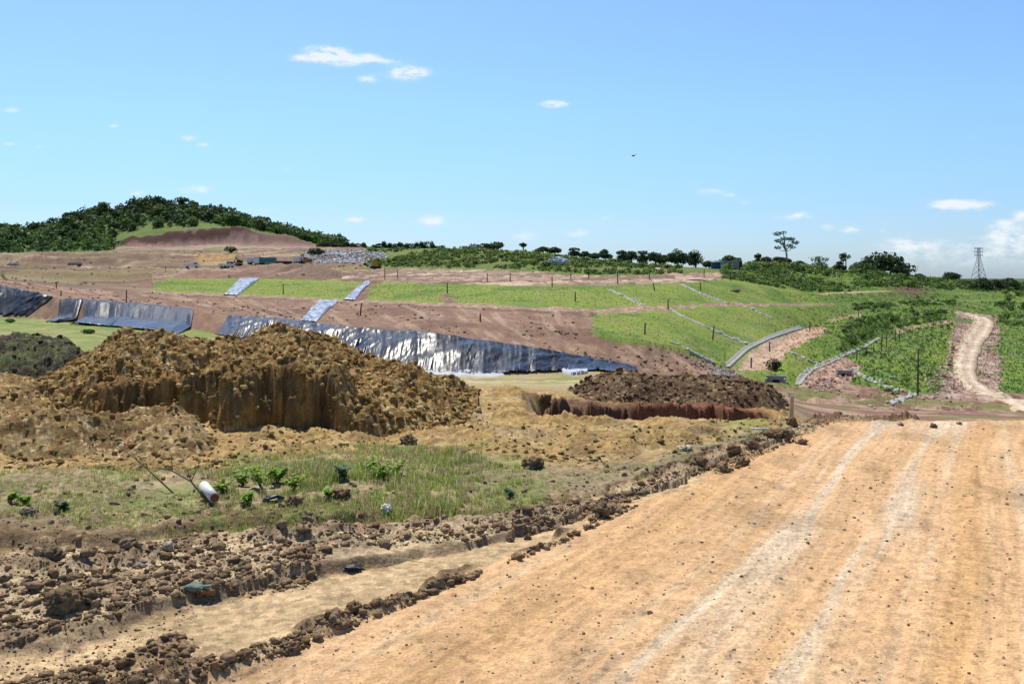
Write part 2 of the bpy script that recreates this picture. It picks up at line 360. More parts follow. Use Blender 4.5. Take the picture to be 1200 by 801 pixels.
# road colouring: pale gravel tracks, orange dust between
wob = (fbm(x * .25, y * .25, 2, 44) - .5) * .35; sw = sr + wob
stk = fbm(sw * 5, al * .22, 4, 45); stf = fbm(sw * 16, al * .6, 3, 49)
trk = .38 * gs(sw, -1.2, .5) + .2 * gs(sw, -.8, .14) + .3 * gs(sw, .65, .3) + .5 * gs(sw, -2.3, .3) + .4 * gs(sw, 1.9, .3) - .9 * gs(sw, -.35, .22) - .5 * gs(sw, 1.2, .25) - .6 * gs(sw, -3.7, .6)
trk = trk * (.35 + 1.3 * ss(.3, .7, stk)) + (stk - .5) * 1.6
rw = (S < .02)[..., None]
grav = np.array((.60, .475, .33)); orr = np.array((.56, .34, .155))
rc = road_c + np.clip(trk, 0, 1)[..., None] * (grav - road_c) + np.clip(-trk, 0, 1)[..., None] * (orr - road_c)
spk = h2(np.floor(x * 40), np.floor(y * 28), 9); spk2 = h2(np.floor(x * 19 + 3), np.floor(y * 14), 10)
gr_ = .25 + np.clip(trk, 0, 1)
rc = rc * (1 + (stf - .5)[..., None] * .32 + (fbm(x * 9, y * 6, 3, 47) - .5)[..., None] * .30)
rc = rc * (1 - ((spk > .90) * .28 * gr_.clip(.3, 1))[..., None]) * (1 + ((spk < .08) * .18 * gr_)[..., None]) * (1 - ((spk2 > .965) * .3)[..., None])
dk = ss(.60, .72, fbm(x * 1.6, y * .9, 4, 48))[..., None]; rc = rc * (1 - .20 * dk)
cc = np.where(rw, rc, cc)
# green bits creeping over the verge
gpx = ss(.5, .62, fbm(x * .9 + 5, y * .9, 3, 51)) * ((S > 2) & (S < 3.2) & (px < 640))
cc = cc + gpx[..., None] * (np.array((.20, .24, .07)) - cc) * .55
# grassy spot by the short white pipe
gsp = gs(px, 872, 30) * gs(py, 500, 14)
cc = cc + (gsp * .8)[..., None] * (np.array((.2, .26, .06)) - cc)
# dark lip of soil just past the road crest
lp = ss(925, 960, px) * (1 - ss(1060, 1110, px)) * gs(D[:NN], 21.6 + 0 * px, .7)
rel += lp * (.10 + mid * 2 + sml * 2 + (lump - .5) * .2); cc = cc + (np.clip(lp * 1.4, 0, 1))[..., None] * (np.array((.17, .10, .06)) - cc)
# trench with a red wall
tm = ss(608, 655, px + (lump - .5) * 30) * (1 - ss(885, 915, px))
dd = D[:NN] + (lump - .5) * 1.6 + (fbm(x * 2.2, y * 2.2, 4, 54) - .5) * .7
tr = tm * ss(21.3, 22.6, dd) * (1 - ss(26.2, 26.75, dd))
rel += -1.5 * tr - .22 * ss(600, 660, px) * (1 - ss(930, 960, px)) * ss(24, 26, D[:NN]) + tm * ss(25.4, 26.3, dd) * (1 - ss(26.8, 27.4, dd)) * lmp * .8
wl = tm * ss(22, 24, dd) * (1 - ss(27.6, 28.2, dd))
st = .8 + .5 * fbm(x * 3, y * .4, 3, 52)
cc = cc + wl[..., None] * ((np.array((.15, .085, .05)) + ss(700, 800, px + (lump - .5) * 200)[..., None] * np.array((.065, .008, .0))) * st[..., None] * (.6 + .8 * fbm(x * 6, y * 3, 4, 53))[..., None] - cc)
Z = Zb.copy(); Z[:NN] += rel * fade
COL = np.zeros((NR, NC, 3)); COL[:NN] = np.clip(cc, .02, .8)

# ------------------------------------------------------------------ far zones
x, y, px, t = X, Y, PX, T
n1 = fbm(x * .12, y * .12, 4, 61); n2 = fbm(x * .5, y * .5, 4, 62); n3 = fbm(x * 1.6, y * 1.6, 3, 63)
pj = px + (n1 - .5) * 20 + (n2 - .5) * 16; tj = t + (n2 - .5) * .18 + (n1 - .5) * .1
soil = np.array((.27, .165, .11)); soil2 = np.array((.35, .235, .15)); dsoil = np.array((.17, .10, .07))
gl = np.array((.215, .28, .052)); gm = np.array((.13, .215, .036)); gd = np.array((.088, .18, .034)); straw = np.array((.45, .37, .21)); pink = np.array((.46, .32, .23))
def mixc(A, m, c):
    m = np.asarray(m)[..., None]; return A + m * (c - A)
far = np.ones((NR, NC, 3)) * soil
far = mixc(far, ss(.4, .7, n2) * .7, soil2); far = mixc(far, ss(.5, .7, n1) * .8, dsoil); far = mixc(far, ss(.52, .66, n3) * .5, dsoil * .8)
# ground between the piles and the landfill
z45 = (t < 5.02)
far = np.where((z45 & (pj < 420))[..., None], mixc(mixc(np.ones_like(far) * np.array((.22, .25, .075)), ss(.4, .7, n1), gm), ss(.55, .7, n2) * .5, straw), far)
zz = z45 & (pj > 420) & (pj < 720)
far = np.where(zz[..., None], mixc(mixc(np.ones_like(far) * straw, ss(.45, .7, n1), np.array((.36, .26, .14))), ss(.5, .65, n2) * .8, np.array((.22, .24, .08))), far)
zz = (t < 6) & (pj > 830)
far = np.where(zz[..., None], mixc(mixc(np.ones_like(far) * np.array((.22, .125, .085)), ss(.5, .65, n2), np.array((.36, .25, .18))), ss(.5, .62, fbm(x * .2, y * .12, 4, 66)) * .8, np.array((.17, .19, .06))), far)
# green faces
lip = 8.9 + .25 * (n2 - .5)
tw = t + (fbm(x * .012, y * .01, 3, 83) - .5) * .5
bm_ = [(10.45, .07, 178, 1.), (10.75, .05, 178, .8), (11.15, .05, 400, .9), (11.5, .06, 860, 1.1), (12.3, .06, 440, 1.3), (12.65, .05, 440, 1.2)]
berm = sum(h_ * gs(tw, tc__, w_) * (px < pm) * (.3 + 1.2 * ss(.4, .6, fbm(x * .03, y * .02, 3, 84 + k_))) for k_, (tc__, w_, pm, h_) in enumerate(bm_))
gz = ((pj > 700) & (tj > lip) & (tj < 11)) | ((pj > 692) & (pj < 735) & (tj > 9.3) & (t < 11))
gz = gz | ((px > 863) & (tj > 6.0) & (t < 14)) | ((tj > 10.03) & (t < 10.98) & (pj > 176 + (t - 10) * 16) & (px < 870) & ~((np.abs(pj - 415 - (t - 10) * 18) < 9)) & ~((np.abs(pj - 522) < 7) & (t < 10.45))) | ((px > 848) & (t > 11) & (t < 14)) | ((px > 425) & (tj > 12.08) & (t < 14)) | ((t > 13.5) & (px > 440))
gcol = mixc(np.ones_like(far) * gl, ss(640, 900, px) * 0 + ss(.45, .68, n1), gm)
gcol = mixc(gcol, ss(930, 1010, px) * ss(.35, .6, n2), gd)
gcol = mixc(gcol, ss(.54, .72, n2) * .55, np.array((.27, .24, .11))); gcol = mixc(gcol, ss(.6, .7, n3) * .3, np.array((.10, .13, .04)))
gcol = mixc(gcol, ((px > 430) & (px < 860) & (t > 12)) * .6, np.array((.14, .17, .06)))
gcol = mixc(gcol, ((px > 440) & (t > 13.9)) * .9, np.array((.07, .11, .05)))
gcol = mixc(gcol, gs(px, 430, 60) * 0, gd)
far = np.where(gz[..., None], gcol, far)
# worn yellow grass at the foot of the corner
far = mixc(far, gs(px, 875, 14) * gs(t, 8.5, .8) * .5, straw)
# benches between the grass bands
bn = (np.abs(tj - 10) < np.interp(px, [700, 820], [.10, .045])) & (px < 980)
far = np.where(bn[..., None], mixc(np.ones_like(far) * np.array((.30, .20, .14)), ss(.5, .7, n3), pink), far)
bn = (np.abs(tj - 11) < .06) & (px > 960) & (px < 1045)
far = np.where(bn[..., None], pink, far)
bn = (np.abs(tj - 7.02) < .10) & (px > 1050) & (px < 1125); far = mixc(far, bn * .7, pink)
bn = (np.abs(tj - 9) < .12) & (px > 970) & (px < 1010); far = mixc(far, bn * .6, pink)
# platform: bands of pale and dark dirt
pz = (t >= 10.98) & (tj < 12.08) & (px < 850) & (px > 380)
far = np.where(pz[..., None], mixc(mixc(np.ones_like(far) * np.array((.37, .26, .19)), ss(.48, .62, fbm(x * .03, y * .12, 3, 71)), np.array((.55, .43, .31))), ss(.5, .6, fbm(x * .06, y * .2, 3, 72)), np.array((.24, .165, .12))), far)
pz = (t >= 10.98) & (t < 14) & (px <= 400)
far = np.where(pz[..., None], mixc(mixc(np.ones_like(far) * np.array((.29, .19, .135)), ss(.48, .6, fbm(x * .03, y * .1, 3, 73)), np.array((.42, .31, .20))), ss(.48, .58, fbm(x * .05, y * .16, 3, 74)), np.array((.22, .15, .11))), far)
oz = (t > 10) & (t < 13.5) & (px < 420) & ~gz
far = mixc(far, oz * ss(.5, .64, fbm(x * .025, y * .05, 4, 86)) * .7, np.array((.26, .225, .115)))
far = mixc(far, oz * ss(.54, .66, fbm(x * .03 + 9, y * .06, 4, 87)) * .7, np.array((.22, .135, .10)))
oz2 = (t > 10) & (t < 13.5) & (px < 860) & ~gz
far = mixc(far, oz2 * ss(.52, .62, fbm(x * .03 + 4, y * .22, 4, 142)) * .6, np.array((.14, .09, .065)))
far = mixc(far, (np.abs(tw - 11.97) < .05) * (px < 420) * .9, np.array((.46, .34, .24)))
far = mixc(far, (np.abs(tw - 11.86) < .05) * (px < 420) * .7, np.array((.13, .085, .06)))
pz = (tj >= 12.2) & (tj < 12.85) & (pj > 230) & (pj < 276); far = mixc(far, pz * (.5 + .5 * ss(.35, .5, n2)), np.array((.37, .24, .095)))
# hill: quarry floor and cut, undergrowth elsewhere
hz = (t >= 13.6) & (px < 440)
hc = mixc(np.ones_like(far) * np.array((.07, .12, .035)), ss(.4, .7, n1), np.array((.12, .17, .05)))
hc = np.where(((t > 13.9) & (t < 16) & (pj > 120) & (pj < 375))[..., None], mixc(mixc(np.ones_like(far) * np.array((.36, .24, .20)), ss(.45, .6, fbm(x * .03, y * .05, 3, 75)), np.array((.26, .17, .14))), ss(.62, .72, n1), gm), hc)
ct_ = (t > 14.9) & (t < 16.05) & (pj > 138) & (pj < 366)
hc = np.where(ct_[..., None], mixc(mixc(np.ones_like(far) * np.array((.25, .155, .125)), ss(15.2, 15.45, t + (n1 - .5) * .5) * (1 - ss(285, 310, pj) * .6), np.array((.075, .036, .028))), ss(.58, .7, fbm(px * .05, t * 2, 3, 88)) * .5, np.array((.36, .24, .20))), hc)
hc = np.where(((t > 16.04) & (t < 16.35) & (pj > 130) & (pj < 420))[..., None], np.array((.14, .19, .05)), hc)
far = np.where(hz[..., None], hc, far)
# red brown bank and rough soil right of the gravel road
far = mixc(far, gs(pj, 1070, 24) * gs(t, 11.2, .6) * 1.0, np.array((.16, .085, .06)))
edge = np.interp(t, [4, 5, 6, 7, 8, 9], [1000, 1075, 1100, 1118, 1122, 1124])
rg = (pj > edge) & (t > 5.2) & (tj < 8.2) & (pj < 1172)
far = np.where(rg[..., None], mixc(mixc(np.ones_like(far) * np.array((.30, .20, .15)), ss(.45, .6, n2), np.array((.46, .35, .27))), ss(.6, .7, n1), np.array((.16, .19, .07))), far)
# rough pink banks beside the concrete channels
far = mixc(far, ((pj > 948) & (pj < 984) & (t > 5.6) & (tj < 7.0)) * .9, np.array((.38, .24, .19)))
far = mixc(far, gs(pj, 850, 16) * gs(t, 6.7, 1.2) * .9, np.array((.34, .33, .31)))
# painted shadow line under the turf band, vertical streaks on the bare slope
far = mixc(far, ((tj > 9.80) & (tj < 9.97) & (px > 170) & (px < 700)) * .75, np.array((.13, .09, .055)))  # shade below the turf lip put into the soil colour
sk = (t > 5) & (t < 10) & (px < 860) & ~gz
far = mixc(far, sk * ss(.5, .75, fbm(px * .13 + .04 * (t - 6) * 50, t * .9, 3, 77)) * .55, np.array((.46, .34, .24)))
far = mixc(far, sk * ss(.52, .66, fbm(px * .05 + 9, t * 1.7, 4, 78)) * .6, np.array((.20, .12, .085)))
PYz = HY + (CH - Zb) * F / D + (n2 - .5) * 5; PXz = px + (n2 - .5) * 6
tk1 = inpoly(PXz, PYz, [(866, 434), (902, 433), (926, 409), (948, 399), (972, 391), (966, 384), (940, 385), (905, 398), (880, 411)]) & (t > 6) & (t < 10)
far = np.where(tk1[..., None], mixc(np.ones_like(far) * np.array((.46, .30, .20)), ss(.4, .6, n3), np.array((.52, .38, .28))), far)
tk2 = inpoly(PXz, PYz, [(932, 457), (990, 457), (1000, 444), (1012, 428), (986, 421), (966, 430), (948, 441)]) & (t > 5) & (t < 8)
far = np.where(tk2[..., None], mixc(np.ones_like(far) * np.array((.34, .21, .15)), ss(.4, .6, n3), np.array((.48, .34, .26))), far)
w = ss(30, 36, D)[..., None]
farm = far * (1 + (n3 - .5)[..., None] * .4)
COL = np.where(D[..., None] < 31, COL, farm)
wm = (D >= 28) & (D < 31)
blend = ss(28, 31, D)[..., None]; COL = np.where(wm[..., None], COL * (1 - blend) + np.array((.38, .29, .15)) * blend, COL)
wm = (D >= 31) & (D < 42)
blend = ss(31, 42, D)[..., None]; COL = np.where(wm[..., None], farm * blend + np.array((.38, .29, .15)) * (1 - blend), COL)
# geometry noise
amp = np.where(gz, .25, .35) + .9 * (ss(900, 1000, px) * (t > 7.1) * (t < 13)) * 1.0
amp = np.where(t > 13.3, 1.5, amp)
bench = np.exp(-((t - 10) / .15)**2) + np.exp(-((t - 11) / .15)**2) + np.exp(-((t - 9) / .15)**2) * (px > 860) + np.exp(-((t - 7) / .15)**2) * (px > 925)
amp = amp * (1 - .7 * np.clip(bench, 0, 1))
amp = np.where((t > 4.8) & (t < 6.3) & (px < 760), .08, amp)
Z += ss(31, 60, D) * amp * ((n1 - .5) * 1.1 + (n2 - .5) * .5 + (n3 - .5) * .22)
Z += np.where(sk, (fbm(px * .11, t * .8, 3, 79) - .5) * .35 * ss(31, 60, D), 0)
Z += berm * np.where(px > 430, .5, 1.7)
Z += np.where((t > 14.95) & (t < 16.1) & (px < 366) & (px > 138), (fbm(px * .06, t * .5, 3, 89) - .5) * 5, 0)
Z += np.where((t > 4.2) & (t < 5.9) & (px > 800), clod(x, y, 1.4, 85) * .6 + (fbm(x * .25, y * .25, 3, 86) - .5) * 1.2, 0) * ss(40, 70, D)
Z += np.where((t > 10.9) & (t < 13.4) & (px < 860) & ~gz, (fbm(x * .04, y * .22, 4, 81) - .5) * np.where(px > 430, .5, 1.4) + (clod(x, y, 2.2, 82)) * .5, 0)
Z += np.where((T > 5.6) & (T < 7.6) & (PX > 780) & (PX < 1000), (clod(X, Y, 1.5, 80)) * .5, 0)
# overhanging turf lip at the top of the bare slope
Z += np.where((t > 9.0) & (t < 9.35) & (px > 695) & (px < 850), .35 * (1 - ss(9.05, 9.35, t)), 0)
COL = np.clip(COL, .02, .8)

# ------------------------------------------------------------------ lookups
PYs = HY + (CH - Z) * F / D
HOR = np.minimum.accumulate(PYs, axis=0)
def H(px, d):
    c = np.clip(np.interp(px, cols, np.arange(NC)), 0, NC - 1.001); r = np.clip(np.interp(d, rows, np.arange(NR)), 0, NR - 1.001)
    c0 = np.floor(c).astype(int); r0 = np.floor(r).astype(int); fc = c - c0; fr = r - r0
    return (Z[r0, c0] * (1 - fc) + Z[r0, c0 + 1] * fc) * (1 - fr) + (Z[r0 + 1, c0] * (1 - fc) + Z[r0 + 1, c0 + 1] * fc) * fr
def place(px, py, dz=0.):
    """ground point that the photo shows at this pixel"""
    c = int(np.argmin(np.abs(cols - px)))
    r = int(np.argmax(HOR[:, c] <= py)) if (HOR[:, c] <= py).any() else int(np.argmin(HOR[:, c]))
    d = rows[r]
    return Vector(((px - 600) / F * d, d, Z[r, c] + dz))
def at(px, d, dz=0.):
    return Vector(((px - 600) / F * d, d, float(H(px, d)) + dz))

# ------------------------------------------------------------------ terrain objects (faces shared out by zone)
VV = np.stack([X, Y, Z], -1).reshape(-1, 3); CV = COL.reshape(-1, 3)
idx = np.arange(NR * NC).reshape(NR, NC)
Q = np.stack([idx[:-1, :-1], idx[:-1, 1:], idx[1:, 1:], idx[1:, :-1]], -1).reshape(-1, 4)
Sfull = np.full((NR, NC), 9.); Sfull[:NN] = S
zone = np.zeros((NR, NC), int)
zone[(Sfull < .02) & (D < 26)] = 1
zone[(T > 5) & (T <= 13.6)] = 2
zone[(T > 13.6) & (PX < 470)] = 3
zone[((T > 13.6) & (PX >= 470))] = 4
zq = zone[:-1, :-1].ravel()
for zi, (nm, lb) in enumerate((('ground', 'rough brown and ochre ground with torn clods and weeds left of the dirt road'), ('dirt_road', 'wide orange tan dirt road with pale gravel wheel tracks'),
                     ('landfill_slope', 'terraced landfill slopes of bare red soil and turf'), ('hill', 'wooded hill with a red quarry cut on the left horizon'), ('far_ground', 'distant low ground behind the landfill'))):
    f = Q[zq == zi]; u, inv = np.unique(f.ravel(), return_inverse=True)
    o = mk(nm, VV[u], inv.reshape(-1, 4), M['soil'], None, CV[u], True)
    tag(o, lb, None, None, 'structure')

# ------------------------------------------------------------------ soil heaps as their own meshes
def heap(name, label, x0, x1, d0, d1, nx, ny, hf, colf, rough=1., grp=None, crumbs=0, csz=.1):
    u = np.linspace(x0, x1, nx); v = np.linspace(d0, d1, ny); P, Dd = np.meshgrid(u, v)
    xx = (P - 600) / F * Dd
    q = P + (fbm(xx * .8, Dd * .8, 3, 91) - .5) * 36; dq = Dd + (fbm(xx * .9 + 4, Dd * .9, 3, 92) - .5) * .9
    h = hf(q, dq)
    m = np.clip(h / .25, 0, 1)
    r = lumpy(xx, Dd, 90, .5, 6) * 1.2 + clod(xx, Dd, .2, 94) * .4 + clod(xx, Dd, .09, 95) * .7 + (fbm(xx * .9, Dd * .9, 3, 96) - .5) * .75 + (fbm(xx * 3, Dd * 3, 3, 99) - .5) * .12
    z = h + m * r * rough - .06 * (1 - m)
    g = H(P, Dd)
    zz = g * (1 - np.clip(h, 0, 1) * .3) + z
    c = colf(q, dq, h, xx, Dd)
    idx = np.arange(nx * ny).reshape(ny, nx)
    f = np.stack([idx[:-1, :-1], idx[:-1, 1:], idx[1:, 1:], idx[1:, :-1]], -1).reshape(-1, 4)
    keep = (h.ravel()[f].max(1) > .015); f = f[keep]
    un, inv = np.unique(f.ravel(), return_inverse=True)
    V = np.stack([xx, Dd, zz], -1).reshape(-1, 3)[un]
    o = mk(name, V, inv.reshape(-1, 4), M['clod'], None, np.clip(c.reshape(-1, 3)[un], .02, .8), True)
    tag(o, label, 'soil heap', grp)
    if crumbs:
        Vn = V[rs.randint(0, len(V), crumbs)].copy(); Cn = c.reshape(-1, 3)[un][rs.randint(0, len(V), crumbs)] * (.8 + .45 * rs.rand(crumbs, 1))
        Vn[:, :2] += rs.randn(crumbs, 2) * .03; s_ = .009 + csz * rs.rand(crumbs)**5
        tp = []
        for k in range(6):
            v_, f_ = ico(1 if k < 4 else 2, 70 + k, .34)
            if k < 4: tp.append((v_, f_, None))
        v_, f_, c_s = scatter(tp, Vn, s_, cols=Cn)
        mk('loose_clods', v_, f_, M['clod'], o, np.clip(c_s, .02, .8), True)['kind'] = 'stuff'
    return o
def soilcol(base, alt, lightc):
    def f(q, dq, h, xx, yy):
        n = fbm(xx * 2.2, yy * 2.2, 4, 101)
        _, b = worley(xx / .13, yy / .13, 102); _, b2 = worley(xx / .06, yy / .06, 103)
        c = np.ones(q.shape + (3,)) * base
        c = mixc(c, ss(.42, .66, n), alt)
        c = mixc(c, (b > .90) * .5, lightc); c = mixc(c, (b2 > .92) * .6, lightc); c = mixc(c, ss(.55, .7, fbm(xx * 5, yy * 5, 3, 107)) * .5, base * .6)
        return c * (.62 + .62 * b2[..., None])
    return f
crest = lambda q: np.interp(q, [28, 45, 62, 85, 115, 150, 200, 250, 290, 320, 345, 370, 400, 430, 470, 500, 530, 550], [0, .3, .6, .9, 1.4, 1.85, 1.78, 1.66, 1.85, 1.98, 1.9, 1.78, 1.5, 1.22, .9, .62, .36, .12])
def h_main(q, d):
    cr = crest(q) * .78; face = ss(88, 112, q) * (1 - ss(385, 415, q))
    q = q + (fbm(d * .7, q * .02, 3, 108) - .5) * 20
    foot = np.interp(q, [20, 90, 110, 390, 420, 530], [17.6, 19.0, 19.35, 19.35, 18.6, 19.4])
    fh = np.minimum(cr * .6, .74) * face
    u = d - foot + (fbm(q * .035, q * 0 + 2, 4, 105) - .5) * 1.3 * face + (fbm(q * .12, d * 2, 3, 109) - .5) * .35 * face
    a = (.55 * ss(0, .22, u) + .45 * ss(.18, .5, u + (fbm(q * .06, q * 0 + 5, 3, 110) - .5) * .5)) * fh
    b = np.clip((u - .15) / np.maximum(23 - foot, .5), 0, 1)
    z = a + (cr - fh) * np.sin(b * PI / 2)**1.0
    return z * (1 - ss(24.2, 28, d))
bc = soilcol(np.array((.235, .14, .045)), np.array((.35, .22, .075)), np.array((.52, .41, .21)))
def main_col(q, d, h, xx, yy):
    c = bc(q, d, h, xx, yy)
    fm = ss(95, 112, q) * (1 - ss(385, 410, q)) * (1 - ss(20.0, 20.25, d)) * ss(.02, .2, h)
    st = fbm(xx * 4, h * .8, 4, 104)
    fc = mixc(np.ones_like(c) * np.array((.15, .09, .035)), ss(.42, .6, st), np.array((.29, .165, .05))); fc = mixc(fc, ss(.62, .7, fbm(xx * 3, h * 3, 3, 106)) * .5, np.array((.30, .19, .07)))
    return mixc(c, fm * .9, fc)
heap('soil_heap', 'largest ochre brown heap of dug soil with a steep dark cut face', 15, 560, 17.2, 28.2, 640, 330, h_main, main_col, .95, crumbs=15000, csz=.075)
def h_front(q, d):
    cr = np.interp(q, [-320, -100, 0, 60, 130, 180, 215, 240, 250], [.62, .62, .55, .45, .48, .46, .36, .1, 0])
    a = ss(15.1, 17.2, d + (q - 100) * .001)
    back = np.interp(q, [-320, 40, 90, 130], [.1, .25, .8, 1.])
    b = 1 - ss(17.6, 19.2, d) * back
    return cr * a * b * (1 - ss(24, 27, d))
heap('soil_heap', 'low ochre lobe of loose soil in front of the steep cut face', -330, 255, 14.8, 27, 560, 260, h_front, soilcol(np.array((.25, .155, .06)), np.array((.38, .265, .115)), np.array((.54, .44, .26))), .75, crumbs=8000, csz=.06)
cr3 = lambda q: np.interp(q, [672, 690, 705, 720, 760, 800, 850, 890, 905, 922], [0, .2, .33, .40, .44, .45, .42, .33, .2, 0])
def h_right(q, d): return cr3(q) * ss(27.7, 29.6, d) * (1 - ss(31.5, 34, d)) * 1.0
heap('soil_heap', 'long dark brown heap of wet soil behind the red walled trench', 665, 930, 27.4, 34.5, 420, 150, h_right, soilcol(np.array((.12, .072, .038)), np.array((.17, .105, .055)), np.array((.36, .27, .17))), .55, crumbs=3500, csz=.09)
def h_left(q, d): return np.interp(q, [-330, -60, 0, 40, 80, 100, 112], [.8, .85, .95, 1.0, .85, .5, .0]) * ss(31.5, 34, d) * (1 - ss(35, 39, d))
heap('soil_heap', 'blackish heap of soil with sparse weeds at the far left edge', -330, 115, 31, 39, 420, 130, h_left, soilcol(np.array((.07, .055, .04)), np.array((.10, .11, .045)), np.array((.16, .20, .08))), .9, crumbs=2500, csz=.10)

# ------------------------------------------------------------------ clods and pebbles
ct = []
for s in range(7):
    v, f = ico(2, s * 3 + 1, .36); v = v * (.85 + .5 * rs.rand(len(v), 1)**2); ct.append((v, f, None))
c1 = []
for s in range(4):
    v, f = ico(1, s * 5 + 2, .3); c1.append((v, f, None))
def pts_between(n, lo, hi, pxa, pxb, dens=None):
    out = []
    k = 0
    while len(out) < n and k < n * 60:
        k += 1
        p = random.uniform(pxa, pxb); s = random.uniform(lo, hi)
        A, B, CC, DD = float(KA(p)), float(KB(p)), float(KC(p)), float(KD(p))
        yy = A + (B - A) * s if s < 1 else (B + (CC - B) * (s - 1) if s < 2 else (CC + (DD - CC) * (s - 2) if s < 3 else DD - 40 * (s - 3)))
        if yy > 900: continue
        d = CH * F / (yy - HY)
        if random.random() > min(1, 90. / (d * d)): continue
        if fbm(np.array([(p - 600) / F * d * .7 + 3]), np.array([d * .45]), 3, 27)[0] < (.5 if s < .95 else .36) and not (s < .28 and (120 < p < 220 or 285 < p < 565 or 595 < p < 680)): continue
        out.append((p, d))
    return np.array(out)
P = []; Sz = []; Cc = []
base = np.array([brn * 1.0, gry * .9, dbr * 1.2, (.32, .22, .13)])
for lo, hi, n, s0, s1 in ((.02, .22, 1500, .006, .055), (.40, .60, 500, .008, .05), (1.0, 1.2, 500, .01, .06), (1.0, 1.95, 6000, .005, .035), (1.2, 1.95, 1300, .008, .075), (2.0, 2.9, 1200, .006, .05), (.0, 2.1, 7000, .004, .016), (3.0, 4.6, 2500, .015, .06)):
    q = pts_between(n, lo, hi, -60, 1000)
    for p, d in q:
        P.append((p, d)); Sz.append((s0 + (s1 - s0) * random.random()**5.0) * .85); Cc.append((base[random.choice((0, 0, 1, 1, 2, 3))] if lo < 2.9 else och * random.choice((.5, .8, 1.2))) * random.uniform(.8, 1.25))
P = np.array(P); Sz = np.array(Sz); Cc = np.array(Cc)
och_m = (rs.rand(len(P)) < .0); zz = H(P[:, 0], P[:, 1])
pos = np.stack([(P[:, 0] - 600) / F * P[:, 1], P[:, 1], zz + Sz * .3], 1)
V, f, c = scatter(ct, pos, Sz, cols=Cc)
tag(mk('clod_rubble', V, f, M['clod'], None, c, True), 'loose brown soil crumbs strewn over the torn verge', 'rubble', None, 'stuff')
# pebbles on the road
n = 7000
pp = rs.rand(n) * 1500 - 100; yy = 470 + 400 * rs.rand(n)**.8; dd = CH * F / (yy - HY)
ok = (yy > np.maximum(KA(pp) - 3, 489)); pp, dd = pp[ok], dd[ok]
sz = .004 + .015 * rs.rand(len(pp))**6; sz = sz * np.clip(dd / 9, .8, 1.6)
pc = np.array([(.50, .40, .28), (.55, .40, .24), (.20, .12, .07), (.38, .26, .15), (.6, .53, .42)])[rs.choice(5, len(pp), p=[.32, .3, .12, .16, .1])]
pos = np.stack([(pp - 600) / F * dd, dd, H(pp, dd) + sz * .3], 1)
V, f, c = scatter(c1, pos, sz, cols=pc)
tag(mk('road_gravel', V, f, M['clod'], None, c, False), 'loose pebbles and crumbs scattered on the orange dirt road', 'gravel', None, 'stuff')
# rubble on the heaps and the far rough ground
def rubble_on(name, label, boxes, lib, mat):
    PP = []; SS = []; CL = []
    for (pa, pb, da, db, n, s0, s1, cols_) in boxes:
        q = (rs.rand(n, 2) + rs.rand(n, 2) + rs.rand(n, 2)) / 3 * 1.5 - .25; p = pa + (pb - pa) * q[:, 0]; d = da + (db - da) * q[:, 1]; s = s0 + (s1 - s0) * rs.rand(n)**3
        PP.append(np.stack([(p - 600) / F * d, d, H(p, d) + s * .25], 1)); SS.append(s); CL.append(np.array(cols_)[rs.randint(0, len(cols_), n)])
    V, f, c = scatter(lib, np.concatenate(PP), np.concatenate(SS), cols=np.concatenate(CL))
    tag(mk(name, V, f, mat, None, c, False), label, 'rubble', None, 'stuff')
rubble_on('spoil_rubble', 'broken lumps of soil and grey stone on the ground before the landfill', [
    (835, 862, 112, 124, 900, .08, .24, [(.40, .39, .37), (.5, .48, .45), (.26, .24, .22)]),
    (945, 980, 112, 130, 300, .06, .28, [(.42, .29, .23), (.26, .15, .12), (.5, .38, .3)]),
    (900, 1160, 80, 130, 500, .05, .22, [(.42, .29, .2), (.26, .15, .1), (.5, .4, .3)]),
    (1085, 1122, 120, 150, 350, .06, .3, [(.45, .33, .26), (.26, .16, .12), (.55, .46, .38)])], c1, M['clod'])

hx = lambda t_, q: np.interp(t_, li, LDc[:, int(np.argmin(np.abs(cols - q)))])
qn = 5000; qq = rs.rand(qn) * 900 - 40; tt_ = 5.6 + 7.4 * rs.rand(qn); dq_ = np.array([hx(a_, b_) for a_, b_ in zip(tt_, qq)])
ci = np.clip(np.searchsorted(cols, qq), 0, NC - 1); ri = np.clip(np.searchsorted(rows, dq_), 0, NR - 1)
kp = ~gz[ri, ci] & ~((tt_ < 6.2) & (qq < 760)) & (fbm(qq * .03, tt_ * 1.5, 3, 141) > .42); qq, dq_ = qq[kp], dq_[kp]
s_ = .05 + .22 * rs.rand(len(qq))**4
V, f, c = scatter(c1, np.stack([(qq - 600) / F * dq_, dq_, H(qq, dq_) + s_ * .2], 1), s_, cols=np.array([(.16, .10, .07), (.24, .16, .11), (.45, .34, .25), (.13, .12, .05)])[rs.randint(0, 4, len(qq))])
tag(mk('slope_rubble', V, f, M['clod'], None, c, False), 'scattered lumps of red brown soil on the bare landfill benches', 'rubble', None, 'stuff')
